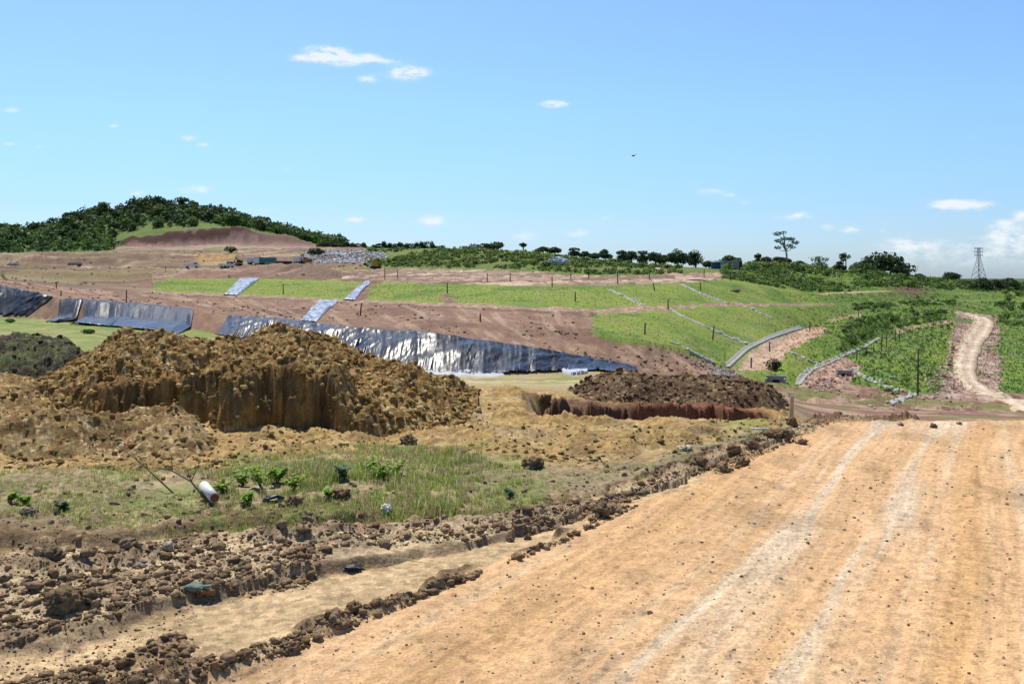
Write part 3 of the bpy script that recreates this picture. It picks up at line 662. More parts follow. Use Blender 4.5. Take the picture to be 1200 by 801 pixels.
# bigger clods you could pick up one by one
def clod_thing(i, px, py, size, col, label, name='dirt_clod', cat='clod', grp=None, flat=1., onto=None):
    v, f = ico(4, 40 + i * 7, .30)
    sp_ = clod(v[:, 0] * 1.0 + i, v[:, 1] + v[:, 2] * .8, .5, 7) + clod(v[:, 0] + v[:, 2], v[:, 1] - v[:, 2] * .8, .22, 8) * 1.2
    v = v * (.82 + sp_[:, None] * .9); size *= .85
    v = v * size; v[:, 2] *= flat
    v += ((fbm(v[:, 0] * 22 / (size * 6) + i, v[:, 1] * 22 / (size * 6) + v[:, 2] * 9, 3, 7) - .5) * size * .5)[:, None] * v / np.maximum(np.linalg.norm(v, axis=1)[:, None], 1e-6)
    o = mk(name, v, f, M['clod'], None, np.tile(col, (len(v), 1)) * (.75 + .5 * rs.rand(len(v), 1)), True)
    p = place(px, py) if onto is None else onto
    o.location = (p.x, p.y, p.z + size * .32 * flat); o.rotation_euler.z = i * 1.3
    tag(o, label, cat, grp)
    return o
big_clods = [(78, 712, .19, 'squat block of dark earth standing on the bank at the lower left'), (103, 706, .13, 'dark clod leaning beside the squat earth block at lower left'),
    (243, 700, .13, 'tall grey brown clod with teal netting tangled around it'), (150, 640, .1, 'brown clod on the verge just below the weedy strip at left'),
    (62, 655, .13, 'broad brown clod at the left edge of the weeds'), (345, 668, .055, 'small pointed clod standing alone on the tan track'),
    (342, 765, .07, 'flat dark crumbly clod between the two left tracks'), (415, 715, .085, 'dark clod on the ridge bordering the orange road'),
    (533, 680, .085, 'round brown clod at the end of the ridge by the road'), (507, 690, .075, 'tan clod on the ridge next to the road edge'),
    (598, 634, .05, 'small upright clod on the tan verge left of the road'), (618, 632, .05, 'small brown clod right of the upright one on the verge'),
    (704, 603, .13, 'large brown clod jutting beside the orange road, midway up'), (719, 600, .12, 'blackish clod touching the large brown one midway up the road'),
    (905, 512, .19, 'biggest rounded clod at the road edge near the wooden stake'), (922, 512, .15, 'brown clod right of the biggest rounded one by the stake'),
    (928, 498, .14, 'dark clod at the foot of the pale wooden stake'), (860, 533, .14, 'brown clod in the pile left of the biggest rounded clod'),
    (820, 545, .14, 'upright brown clod in the roadside pile, furthest left of it'), (848, 552, .13, 'low clod at the roadside end of the brown pile'),
    (882, 528, .13, 'grey brown clod behind the orange road rim'), (870, 545, .11, 'crumbled clod touching the orange road rim'),
    (940, 520, .11, 'clod rolled onto the orange rim right of the stake'), (625, 548, .22, 'wide matted clod of earth and dry roots among the weeds'),
    (478, 520, .16, 'ochre clod on the low ground right of the main heap'), (345, 592, .12, 'dark earthy lump in the weeds right of the white pipe'),
    (400, 582, .13, 'dark hollow clod behind the weeds at centre left'), (1094, 501, .09, 'dark clod lying alone across the far end of the road'),
    (1056, 499, .06, 'small dark clod on the far left of the road crest'), (1124, 497, .06, 'small clod at the middle of the road crest'),
    (762, 718, .03, 'small black clod lying on the open orange road'), (640, 470, .2, 'ochre clod at the left rim of the trench')]
for i, (a, b, s, lb) in enumerate(big_clods):
    clod_thing(i, a, b, s, random.choice((brn, dbr * 1.2, gry)), lb, grp='torn clods of earth', flat=random.uniform(.8, 1.15))
clod_thing(60, 197, 645, .085, np.array((.46, .40, .28)), 'smooth pale yellow stone on the verge below the weeds', 'pale_stone', 'stone')
clod_thing(61, 453, 598, .085, np.array((.80, .78, .72)), 'bright white rock at the lower edge of the weeds', 'white_rock', 'stone')
clod_thing(62, 803, 527, .14, np.array((.48, .40, .27)), 'pale tan rock on the ochre ground left of the roadside pile', 'tan_rock', 'stone', flat=.6)

# ------------------------------------------------------------------ near grass and weeds
def blade_tpl(n, h, spread, lean, w, seed):
    r = np.random.RandomState(seed); V = []; Fc = []; cl = []
    for i in range(n):
        a = r.rand() * 2 * PI; b = r.rand() * 2 * PI; rad = spread * r.rand()**.5
        x0, y0 = rad * math.cos(b), rad * math.sin(b); hh = h * (.45 + .75 * r.rand()); le = lean * hh * (.3 + r.rand())
        dx, dy = math.cos(a), math.sin(a); ww = w * (.6 + .8 * r.rand()); k = len(V)
        V += [(x0 - dy * ww, y0 + dx * ww, 0), (x0 + dy * ww, y0 - dx * ww, 0), (x0 + dx * le * .4 + dy * ww * .8, y0 + dy * le * .4 - dx * ww * .8, hh * .6), (x0 + dx * le * .4 - dy * ww * .8, y0 + dy * le * .4 + dx * ww * .8, hh * .6), (x0 + dx * le, y0 + dy * le, hh)]
        Fc += [(k, k + 1, k + 2), (k, k + 2, k + 3), (k + 3, k + 2, k + 4)]
        t = r.rand(); cl += [np.array((1, 1, 1)) * (.7 + .6 * t)] * 5
    return np.array(V), np.array(Fc), np.array(cl)
bt = [blade_tpl(12, 1, .5, .5, .035, s) for s in range(6)]
def verge_mask(px, py):
    m = (py < KC(px) - 1) & (py > KD(px) - 3)
    return m
P = []
n = 90000
pp = rs.rand(n) * 1000 - 120; yy = 520 + 140 * rs.rand(n); dd = CH * F / (yy - HY); xx = (pp - 600) / F * dd
den = fbm(xx * .9, dd * .9, 3, 111) + .16 * gs(pp, 350, 130) + .06 * gs(pp, 520, 130) - .06 * ss(680, 860, pp) + .07 * gs(pp, 60, 150)
ok = verge_mask(pp, yy) & (rs.rand(n) < ss(.44, .66, den + (fbm(xx * 3.2, dd * 3.2, 3, 112) - .5) * .9) * .34)
pp, dd, xx, yy = pp[ok], dd[ok], xx[ok], yy[ok]
tall = .9 * gs(pp, 350, 110) * gs(yy, 572, 22) + .5 * gs(pp, 520, 80)
hs = (.022 + .05 * rs.rand(len(pp))**1.5) * (1 + 2.0 * tall) * (.6 + .9 * fbm(xx * 2, dd * 2, 2, 113))
gc = np.array([(.26, .38, .07), (.36, .46, .10), (.42, .47, .15), (.52, .45, .25), (.42, .33, .2)])[rs.choice(5, len(pp), p=[.17, .23, .2, .2, .2])]
V, f, c = scatter(bt, np.stack([xx, dd, H(pp, dd) - .01], 1), hs, cols=gc)
tag(mk('grass', V, f, M['grass'], None, c, False), 'short weedy grass along the verge below the heaps', 'grass', None, 'stuff')
# broad leaved weeds as countable plants
def leaf_poly(cx, L_, W_, az, el):
    """one leaf: folded diamond of 4 triangles"""
    d = Vector((math.cos(az) * math.cos(el), math.sin(az) * math.cos(el), math.sin(el))); s = Vector((-math.sin(az), math.cos(az), 0)); u = d.cross(s) * -.12 * L_
    p = [cx, cx + d * L_ * .35 + s * W_ + u * -1, cx + d * L_ * .4, cx + d * L_ * .35 - s * W_ + u * -1, cx + d * L_ + Vector((0, 0, -.15 * L_))]
    return p, [(0, 1, 2), (0, 2, 3), (1, 4, 2), (2, 4, 3)]
def weed(px, py, h, label, col, nl=16, grp='broad leaved weeds in the verge'):
    p = place(px, py); h *= random.uniform(.5, .8); root = empty('broadleaf_weed', p); tag(root, label, 'weed', grp)
    mb = MB(); V = []; Fc = []; cl = []
    for s in range(7):
        az = random.random() * 6.28; ln = random.uniform(.15, .9)
        top = Vector((math.cos(az) * ln * h, math.sin(az) * ln * h, h * random.uniform(.7, 1.05)))
        mid = top * .5 + Vector((0, 0, h * .08)); mb.tube([(0, 0, -.02), mid, top], [.006, .005, .003], 5)
        for k in range(nl // 6):
            q = top * random.uniform(.25, 1.0)
            pts, fs = leaf_poly(q, random.uniform(.07, .13) * (h / .4)**.5, random.uniform(.03, .05), random.random() * 6.28, random.uniform(-.2, .8))
            b = len(V); V += [tuple(v) for v in pts]; Fc += [tuple(b + i for i in t) for t in fs]; cl += [np.array(col) * random.uniform(.7, 1.35)] * 5
    mb.build('stem', M['leaf'], root, col=(.12, .16, .05))
    mk('foliage', V, np.array(Fc), M['leaf'], root, np.array(cl))
weeds = [(262, 578, .30, 'leafy weed just right of the white pipe mouth'), (285, 570, .38, 'tallest leafy weed between the white pipe and the centre of the verge'), (306, 572, .36, 'weed with a pale flower head right of the tallest leafy weed'),
    (325, 566, .34, 'yellow green broad leaved weed at centre left of the verge'), (345, 575, .30, 'leafy weed above the dark earthy lump'), (290, 592, .24, 'low dense weed below the tallest leafy weed'),
    (404, 562, .30, 'dark green weed in front of the main heap foot'), (432, 556, .34, 'bright green weed at the upper edge of the verge'), (448, 562, .32, 'weed right of the bright green one at the upper edge'),
    (463, 556, .26, 'small weed nearest the low ground right of the heap'), (30, 592, .22, 'bright weed among short grass at the far left'), (12, 590, .22, 'weed at the very left edge of the photo'),
    (76, 600, .18, 'blue green weed rosette in the left grass'), (600, 583, .16, 'small agave like weed rosette at the right end of the verge'), (240, 585, .2, 'thin weed left of the white pipe'), (385, 585, .24, 'reddish stemmed weed by the hollow clod')]
for i, (a, b, h, lb) in enumerate(weeds):
    weed(a, b, h, lb, (.32, .47, .08) if i not in (6, 12, 13) else (.10, .19, .09), 66)

# ------------------------------------------------------------------ small things near the road
def tube_obj(name, pts, rad, mat, label, cat, k=12, parent=None, cap=True):
    mb = MB().tube(pts, rad, k, cap); o = mb.build(name, mat, parent, True)
    if parent is None: tag(o, label, cat)
    return o
p0 = place(239, 584, .16); p1 = place(263, 601, .02)
p1 = Vector((p0.x + .26, p0.y - .42, p1.z + .10))
root = empty('plastic_pipe', p1); tag(root, 'short length of white plastic pipe with a rusty red open end lying in weeds', 'pipe')
dv = (p0 - p1)
o = MB()
dn = dv.normalized(); u = dn.cross(Vector((0, 0, 1))).normalized(); w_ = dn.cross(u); k = 20; V = []
for (t_, r_) in ((0, .062), (1, .062), (1, .052), (0, .052)):
    for j in range(k): V.append(tuple(dv * t_ + (u * math.cos(2 * PI * j / k) + w_ * math.sin(2 * PI * j / k)) * r_))
o.add(V, [(a * k + j, a * k + (j + 1) % k, ((a + 1) % 4) * k + (j + 1) % k, ((a + 1) % 4) * k + j) for a in range(4) for j in range(k)]).build('pipe_wall', M['pvc'], root, True)
V = [tuple(dn * .02)] + [tuple(dn * -.004 + (u * math.cos(2 * PI * j / k) + w_ * math.sin(2 * PI * j / k)) * .054) for j in range(k)]
mk('pipe_mouth', V, [np.array([(0, 1 + j, 1 + (j + 1) % k) for j in range(k)])], M['rust'], root)
# wooden stake
p = place(927, 493); root = MB()
root.box((0, 0, .24), (.10, .035, .62), 0, .9).box((.004, 0, .56), (.085, .03, .03), .2)
o = root.build('wooden_stake', M['palewood']); o.location = (p.x, p.y, p.z); o.rotation_euler = (.04, .03, .2)
tag(o, 'pale flat wooden stake standing in clods at the left road edge', 'stake')
# short white pipe on the grassy spot
p = place(890, 505, .05)
tube_obj('white_tube', [(p.x - .17, p.y, p.z), (p.x + .17, p.y - .05, p.z - .01)], .022, M['pvc'], 'thin white tube lying on the ground left of the roadside clods', 'pipe', 8)
# dead branches
def branch(label, pts, rad, twigs, name='dead_branch'):
    P_ = [Vector(q) for q in pts]; mb = MB().tube(P_, [rad * (1 - .7 * i / (len(P_) - 1)) for i in range(len(P_))], 6)
    for (i, dx, dy, dz) in twigs:
        a = P_[i]; mb.tube([a, a + Vector((dx, dy, dz)) * .5 + Vector((.02, 0, .02)), a + Vector((dx, dy, dz))], [rad * .5, rad * .35, rad * .15], 5)
    o = mb.build(name, M['bark'], None, True); tag(o, label, 'branch', 'dead branches lying on the verge'); return o
a = place(203, 578, .0); e = Vector((-6.7, 14.6, 1.25))
branch('long bare branch leaning up and left over the weeds', [a, a.lerp(e, .3) + Vector((.04, 0, .02)), a.lerp(e, .65) + Vector((-.03, 0, .03)), e], .011, [(1, -.25, .1, .16), (2, -.2, .1, .28)])
a = place(243, 592, .02)
branch('forked twiggy branch beside the white pipe', [a, a + Vector((-.25, .15, .22)), a + Vector((-.5, .2, .34)), a + Vector((-.72, .3, .36))], .014, [(1, .1, .1, .3), (2, -.1, .1, .3), (1, -.1, -.1, .26), (2, -.35, .1, .02)])
a = place(452, 668, .03)
branch('thin twig lying flat on the tan track', [a, a + Vector((.2, .06, .05)), a + Vector((.45, .05, .02))], .006, [(1, .1, .1, .08), (0, -.2, .03, .04)])
a = place(76, 738, .0)
branch('thin upright stalk on the bank at the lower left', [a, a + Vector((.01, 0, .12)), a + Vector((.03, 0, .26))], .005, [(1, .04, 0, .06)])
# crumpled litter
def crumple(name, px, py, w, h, mat, label, cat, seed, d=None, dz=0.):
    p = place(px, py) if d is None else at(px, d)
    bm = bmesh.new(); bmesh.ops.create_icosphere(bm, subdivisions=3, radius=1)
    V = np.array([v.co[:] for v in bm.verts]); f = np.array([[v.index for v in q.verts] for q in bm.faces]); bm.free()
    r = .75 + .8 * (fbm(V[:, 0] * 2.5 + seed, V[:, 1] * 2.5 + V[:, 2] * 2, 4, seed) - .3)
    V = V * r[:, None] * np.array([w, w * .6, h])
    o = mk(name, V, f, mat, None, np.ones((len(V), 3)) * .5, False); o.location = (p.x, p.y, p.z + h * .35 + dz); tag(o, label, cat)
    return o
crumple('netting_scrap', 232, 692, .16, .05, M['net'], 'teal netting scrap tangled in clods on the bank', 'netting', 3)
crumple('plastic_scrap', 163, 663, .08, .02, M['greyblue'], 'small bluish plastic scrap among clods at lower left', 'litter', 5)
crumple('plastic_scrap', 412, 668, .13, .04, M['scrap'], 'flat black plastic scrap on the tan track', 'litter', 6)
crumple('cloth_scrap', 320, 588, .16, .07, M['scrap'], 'crumpled blackish rag in the weeds right of the pipe', 'rag', 8)
crumple('cloth_scrap', 35, 605, .12, .05, M['bark'], 'faded reddish rag in the grass at the far left', 'rag', 9)

# ------------------------------------------------------------------ plastic liners
def polyat(pl, t):
    xs = np.array([p[0] for p in pl], float); ys = np.array([p[1] for p in pl], float)
    s = np.concatenate([[0], np.cumsum(np.hypot(np.diff(xs), np.diff(ys)))]); s /= s[-1]
    return np.interp(t, s, xs), np.interp(t, s, ys)
def sheet(name, top, bot, label, nu, nv, amp=.35, mat='liner', fold=.9, cat='liner', grp=None, tlift=.12):
    us = np.linspace(0, 1, nu); tx, ty = polyat(top, us); bx, by = polyat(bot, us)
    A = np.array([place(a, b) for a, b in zip(tx, ty)]); B = np.array([place(a, b) for a, b in zip(bx, by)])
    vs = np.linspace(0, 1, nv)
    G = A[None] * (1 - vs[:, None, None]) + B[None] * vs[:, None, None]
    ln = np.concatenate([[0], np.cumsum(np.linalg.norm(np.diff(A, axis=0), axis=1))])
    U, W = np.meshgrid(ln, vs)
    g = H(G[..., 0] / G[..., 1] * F + 600, G[..., 1])
    z = np.maximum(G[..., 2] * .2 + g * .8, g + .02) + .10
    wr = (fbm(U * fold * .22 + W * 1.6, W * 1.6 + U * .05, 3, 121) - .3) * amp * 1.6
    sharp = np.abs(fbm(U * fold * .6 + W * 2.5, W * 1.6 + 5, 3, 123) - .5) * -amp * .55
    ef = (ss(0, .05, us) * (1 - ss(.95, 1, us)))[None] * np.ones_like(W)
    G[..., 2] = z + ef * np.maximum(wr + sharp + amp * .3, 0) * (.35 + np.sin(np.clip(W, 0, 1) * PI) * .9)
    G[..., 1] -= np.maximum(wr + sharp, 0) * .6 * ef
    G[..., 2] += tlift * gs(W, 0, .08)
    # edges tucked into the ground
    lo = G.copy(); lo[..., 2] -= .08
    V = np.concatenate([G.reshape(-1, 3), lo.reshape(-1, 3)]); idx = np.arange(nu * nv).reshape(nv, nu)
    f = np.stack([idx[:-1, :-1], idx[1:, :-1], idx[1:, 1:], idx[:-1, 1:]], -1).reshape(-1, 4)
    off = nu * nv; fb = f[:, ::-1] + off
    ring = np.concatenate([idx[0], idx[1:, -1], idx[-1, -2::-1], idx[-2:0:-1, 0]]); r2 = np.roll(ring, -1)
    fs = np.stack([ring, r2, r2 + off, ring + off], -1)
    o = mk(name, V, np.concatenate([f, fb, fs]), M[mat], None, None, True)
    return tag(o, label, cat, grp)
g_ = 'black plastic liners on the lower slope'
sheet('slope_liner', [(-60, 328), (0, 337), (30, 343), (62, 349)], [(-60, 372), (0, 371), (25, 371), (32, 372)], 'black liner with white glare at the far left edge of the slope', 160, 40, .5, grp=g_)
sheet('slope_liner', [(70, 353), (98, 354)], [(54, 378), (66, 378)], 'narrow dark triangle of liner between two strips of bare soil', 50, 30, .3, grp=g_)
sheet('slope_liner', [(99, 354), (160, 358), (227, 365)], [(82, 380), (140, 384), (208, 392)], 'wide blue black liner of four panels behind the weedy black heap', 260, 44, .5, grp=g_)
sheet('slope_liner', [(268, 371), (330, 376), (400, 385), (450, 389), (500, 393), (560, 401), (640, 413), (700, 424), (746, 432)], [(252, 392), (320, 402), (400, 416), (450, 431), (500, 437), (560, 440), (640, 437), (700, 435), (742, 440)], 'longest glossy black liner running from the main heap down to the corner', 700, 48, .42, grp=g_)
# white plastic at its foot
def groundsheet(name, pts, label, mat, amp, seed, cat='plastic sheet'):
    V = []; n = 26; cx = sum(p[0] for p in pts) / len(pts); cy = sum(p[1] for p in pts) / len(pts)
    m = 60; ring = [polyat(pts + [pts[0]], k / m) for k in range(m)]
    for j in range(n):
        for k in range(m):
            t = j / (n - 1); p = place(cx + (ring[k][0] - cx) * t, cy + (ring[k][1] - cy) * t)
            e = amp * (fbm(np.array([p.x * .8]), np.array([p.y * .8]), 3, seed)[0]) * (1 if j < n - 1 else 0)
            V.append((p.x, p.y, p.z + .06 + e if j < n - 1 else p.z - .1))
    f = [(j * m + k, j * m + (k + 1) % m, (j + 1) * m + (k + 1) % m, (j + 1) * m + k) for j in range(n - 1) for k in range(m)]
    return tag(mk(name, V, np.array(f), M[mat], None, None, True), label, cat)
groundsheet('plastic_sheet', [(455, 424), (500, 431), (560, 436), (598, 437), (585, 441), (540, 441), (490, 437), (462, 430)], 'pale crumpled plastic spread at the foot of the longest liner', 'whitebag', .15, 5)
groundsheet('plastic_sheet', [(657, 436), (676, 432.5), (690, 433), (688, 438), (670, 440)], 'small white plastic heap on straw ground near the liner end', 'whitebag', .4, 6)
# silver down drains
sheet('down_drain', [(281, 327), (304, 327)], [(262, 346), (279, 346)], 'wide silver blue plastic down drain left on the upper grass band', 40, 40, .4, 'silver', 1.5, 'drain', 'silver plastic down drains')
sheet('down_drain', [(426, 332), (434, 332)], [(402, 352), (416, 352)], 'narrow bright silver down drain right on the upper grass band', 30, 40, .35, 'silver', 1.5, 'drain', 'silver plastic down drains')
sheet('down_drain', [(374, 353), (396, 354)], [(351, 377), (370, 378)], 'silver blue down drain on bare soil above the long liner', 40, 40, .4, 'silver', 1.5, 'drain', 'silver plastic down drains')

# ------------------------------------------------------------------ draped strips: drains, channels, roads
def strip_pts(pl, n):
    t = np.linspace(0, 1, n); a, b = polyat(pl, t); P_ = np.array([place(u, v) for u, v in zip(a, b)])
    k_ = np.array([1, 2, 3, 2, 1]) / 9.
    for i in (0, 1): P_[:, i] = np.convolve(np.pad(P_[:, i], 2, mode='edge'), k_, 'valid')
    P_[:, 2] = H(P_[:, 0] / P_[:, 1] * F + 600, P_[:, 1]); return P_
def drape(P_, w, m, lift=.06, prof=None):
    d = np.gradient(P_, axis=0)[:, :2]; d /= np.linalg.norm(d, axis=1)[:, None]; nrm = np.stack([d[:, 1], -d[:, 0]], 1)
    w = np.asarray(w) * np.ones(len(P_)); u = np.linspace(-.5, .5, m); V = np.zeros((len(P_), m, 3))
    V[..., 0] = P_[:, 0:1] + nrm[:, 0:1] * w[:, None] * u; V[..., 1] = P_[:, 1:2] + nrm[:, 1:2] * w[:, None] * u
    g = H(V[..., 0] / V[..., 1] * F + 600, V[..., 1]); zs = np.convolve(np.pad(P_[:, 2], 4, mode='edge'), np.ones(9) / 9, 'valid')[:, None]; e3 = np.abs(2 * u[None]) ** 3; V[..., 2] = (np.maximum(zs, g) + lift) * (1 - e3) + (g + .04) * e3 + (0 if prof is None else np.asarray(prof)[None])
    return V
def strip_mesh(name, V, mat, parent=None, col=None, skirt=.5):
    n, m, _ = V.shape
    E = np.concatenate([V[:, :1] - np.array((0, 0, skirt)), V, V[:, -1:] - np.array((0, 0, skirt))], 1); m += 2
    idx = np.arange(n * m).reshape(n, m); f = np.stack([idx[:-1, :-1], idx[:-1, 1:], idx[1:, 1:], idx[1:, :-1]], -1).reshape(-1, 4)
    if col is not None: col = np.concatenate([col[:, :1], col, col[:, -1:]], 1).reshape(-1, 3)
    return mk(name, E.reshape(-1, 3), f, M[mat], parent, col, True)
sackm = []
for v_, f_, _ in c1:
    o_ = mk('sack_shape', v_, f_, M['stone'], None, None, True); sackm.append(o_.data); bpy.data.objects.remove(o_)
def stone_drain(pl, label, w=1.0, dens=1.0, n=60, sz=(.22, .5)):
    P_ = strip_pts(pl, n); L_ = np.linalg.norm(np.diff(P_, axis=0), axis=1).sum()
    root = empty('slope_drain', Vector(P_[0])); tag(root, label, 'drain', 'sack lined drains down the grass')
    V = drape(P_, w * .7, 7, .04, (.05, .04, 0, -.02, 0, .04, .05)) - P_[0]; strip_mesh('drain_bed', V, 'concrete', root)
    k_ = int(L_ * 2.2 * dens); i = rs.randint(0, n, k_); j = rs.choice([0, 1, 1, 2, 3, 4, 5, 5, 6], k_)
    keep = fbm(i * .25, i * 0. + 3, 2, int(P_[0, 0] * 7) % 97) > .42
    if keep.sum() > 8: i, j = i[keep], j[keep]
    pos = V[i, j] + rs.randn(len(i), 3) * .12; s = sz[0] + (sz[1] - sz[0]) * rs.rand(len(i))**1.5
    for q_, s_ in zip(pos[:95], s[:95]):
        so_ = bpy.data.objects.new('sack', sackm[rs.randint(0, 4)]); C.objects.link(so_); so_.parent = root
        so_.location = q_; so_.scale = (s_ * .62, s_ * .5, s_ * .42); so_.rotation_euler.z = rs.rand() * 6
for pl, lb, w_, dn_ in (([(713, 339), (753, 358)], 'straight pale drain on the yellow green turf, leftmost of the sack lined drains', .7, .9),
    ([(798, 333), (820, 344), (853, 356)], 'drain of white sacks near the top right of the turf above the bench', 1.1, 1.3),
    ([(786, 363), (800, 371), (830, 384), (860, 398), (879, 405)], 'long drain of white sacks crossing the lower turf below the bench', 1.0, 1.5),
    ([(784, 401), (795, 404.5)], 'short dash of white sacks just above the turf lip', .8, 1.4),
    ([(802, 408), (815, 415), (836, 425)], 'drain of white sacks nearest the bare soil corner', .8, 1.2),
    ([(876, 360), (890, 367), (906, 374)], 'faint pale drain on the turf right of the long one', .8, 1.0),
    ([(925, 319), (934, 323), (944, 327)], 'highest pale drain near the top of the green hillside', 1.0, .9),
    ([(922, 412), (940, 418), (960, 428)], 'drain of grey white sacks between the two concrete channels', 1.1, 1.2),
    ([(1000, 434), (1020, 446), (1045, 456), (1056, 460)], 'grey drain curving along the foot of the right grass wedge', .9, .8)):
    stone_drain(pl, lb, w_, dn_)
def channel(pl, label, w, n=90):
    P_ = strip_pts(pl, n); root = empty('concrete_channel', Vector(P_[0])); tag(root, label, 'channel', 'concrete channels beside the benches')
    V = drape(P_, w * .55, 9, .1, (.06, .06, .0, -.04, -.05, -.04, .0, .06, .06)) - P_[0]
    strip_mesh('channel_bed', V, 'concrete', root, skirt=.7)
channel([(851, 431), (862, 421), (875, 409), (900, 397), (925, 388), (940, 384.5)], 'pale concrete channel climbing beside the pink bench track', 1.5)
channel([(935, 452), (941, 442), (950, 434), (965, 428), (985, 419)], 'pale concrete channel curving up right of the shrub', 1.7)
channel([(985, 419), (998, 413), (1012, 407), (1031, 396)], 'upper run of concrete channel in the grassy fold', 1.3)
channel([(1043, 473), (1058, 468), (1072, 461)], 'short concrete channel piece at the foot of the tall pole', 1.6, 40)
def earth_road(name, pl, w, label, c0, c1_, n=160, kind='structure', m=15, tracks=True):
    P_ = strip_pts(pl, n); w = np.interp(np.linspace(0, 1, n), np.linspace(0, 1, len(w)), w)
    w = w * (1 + (fbm(np.arange(n) * .15, np.zeros(n), 3, 5) - .5) * .35)
    V = drape(P_, w, m, .16)
    V[..., 2] += (fbm(V[..., 0] * .8, V[..., 1] * .8, 3, 6) - .5) * .12
    u = np.linspace(-1, 1, m)[None] * np.ones((n, 1))
    tr_ = np.clip(gs(u, -.45, .25) + gs(u, .45, .25), 0, 1) if tracks else np.zeros_like(u)
    nz = fbm(V[..., 0] * .5, V[..., 1] * .5, 3, 8)
    c = np.array(c0) + (tr_ * (.5 + nz))[..., None] * (np.array(c1_) - np.array(c0)); c = c * (.8 + .4 * nz[..., None])
    o = strip_mesh(name, V, 'soil', None, c); return tag(o, label, None, None, kind)
earth_road('gravel_road', [(1235, 484.5), (1218, 481), (1200, 476), (1170, 466), (1147, 458), (1133, 446), (1130, 432), (1133, 415), (1140, 400), (1149, 388), (1154, 378), (1148, 372), (1135, 369), (1122, 367)], [3.4, 3.4, 3.3, 3.2, 3.4, 3.8, 4.6, 5, 4.5], 'pale gravel road winding away at the right', (.50, .36, .24), (.62, .52, .40), 220)
earth_road('ramp_track', [(765, 312), (780, 318), (800, 324), (815, 329)], [1.5, 3, 4, 5], 'pinkish ramp track climbing to the landfill top', (.48, .33, .25), (.50, .38, .3), 60, tracks=False)

# headwalls
def headwall(px, py, w, h, label, rz):
    p = place(px, py); root = empty('drain_headwall', p, rz); tag(root, label, 'headwall', 'concrete headwalls at the drains')
    MB().box((0, .5, h / 2), (w, .25, h)).box((0, .5, h + .05), (w + .1, .35, .1)).box((-w / 2 + .1, -.2, h * .4), (.2, 1.2, h * .8)).box((w / 2 - .1, -.2, h * .4), (.2, 1.2, h * .8)).build('wall', M['concrete'], root)
    MB().box((0, .37, h * .3), (w * .35, .04, h * .45)).build('culvert_mouth', M['dark'], root)
headwall(909, 449, 2.3, .75, 'grey concrete headwall in grass below the round dark shrub', -.35)
headwall(990, 441, 2.2, .7, 'grey concrete headwall at the edge of the right grass wedge', -.3)

# ------------------------------------------------------------------ posts
def post(px, py, hpx, label, r=.09, lean=0., name='wooden_post', cat='post', grp='thin dark posts on the landfill', braces=False):
    p = place(px, py); h = hpx / F * p.y
    mb = MB().tube([(0, 0, -.3), (lean * h * .5, 0, h * .5), (lean * h, 0, h)], [r * 1.1, r, r * .9], 7)
    if braces: mb.tube([(-.35, .0, 0), (lean * h * .8, 0, h * .75)], r * .5, 5)
    o = mb.build(name, M['wood'], None, True); o.location = p
    return tag(o, label, cat, grp)
posts = [(66, 338, 8, 'dark stub post above the leftmost liner'), (71.5, 347, 6, 'short post by the strip of soil between left liners'), (148, 354, 14, 'tall dark post above the wide four panel liner'),
 (194, 318, 6, 'small post at the left corner of the upper grass band'), (332, 345, 12, 'post alone in the middle of the upper grass band between silver drains'), (422, 370, 15, 'tall leaning post on bare soil above the long liner'),
 (451, 328, 14, 'post at the left end of the platform row, above the silver drain'), (466, 326, 10, 'second post of the platform row'), (524, 344, 13, 'post at a brown scar dividing the upper turf'),
 (571, 330, 10, 'platform post beside the straw coloured patch'), (598, 330, 10, 'platform post left of the white heap'), (647, 336, 12, 'post on the turf edge below the white heap'),
 (674, 354, 11, 'short thick post where dark turf meets yellow turf'), (690, 327, 12, 'taller platform post right of the white heap'), (724, 333, 14, 'platform post above the leftmost sack drain'),
 (563, 377, 10, 'small post on the bare soil above the glossy liner'), (669, 327, 7, 'faint short platform post'), (755.5, 392, 14, 'post on turf above the bare soil lip'),
 (761, 327, 8, 'faint post on the platform near the pink ramp'), (825, 323, 8, 'faint post under the grey building'), (856, 329, 10, 'post on the green hillside right of the grey building'),
 (821, 340, 9, 'post beside the upper sack drain'), (767.5, 341, 9, 'tilted post fallen towards a brown scar on the turf'), (783, 363, 12, 'post at the bench where the long sack drain starts'),
 (835, 398, 16, 'leaning post beside the middle of the long sack drain'), (902, 412, 11, 'post on the pink bench track'), (880, 431, 12, 'stubby dark post on worn grass left of the round shrub'),
 (912, 329, 24, 'tall thin pole on the green hillside under the emergent tree'), (960, 344, 8, 'dark stub at the hillside path'), (1006, 371, 11, 'thick dark post above the grassy fold'),
 (949, 388, 11, 'post at the top of the pink bench track'), (1004, 422, 13, 'post at the left foot of the fenced fold'), (1033, 411, 17, 'first tall thin pole of the row in the grassy fold'),
 (1039, 406, 15, 'second thin pole of the row in the grassy fold'), (1049, 400, 13, 'paired pole farther up the grassy fold, left one'), (1054, 400, 13, 'paired pole farther up the grassy fold, right one'),
 (1024, 414, 9, 'short yellowish stake left of the pole row in the fold'), (1015, 417, 9, 'shortest yellowish stake in the fold')]
for i, (a, b, h, lb) in enumerate(posts):
    post(a, b, h, lb, .10 if a < 1000 else .09, lean=(-.25 if a == 767.5 else (.12 if a in (422, 835) else random.uniform(-.05, .05))))
post(1075.5, 463, 54, 'tallest bare pole standing at the foot of the right grass wedge', .10, .01, 'utility_pole', 'pole', None)

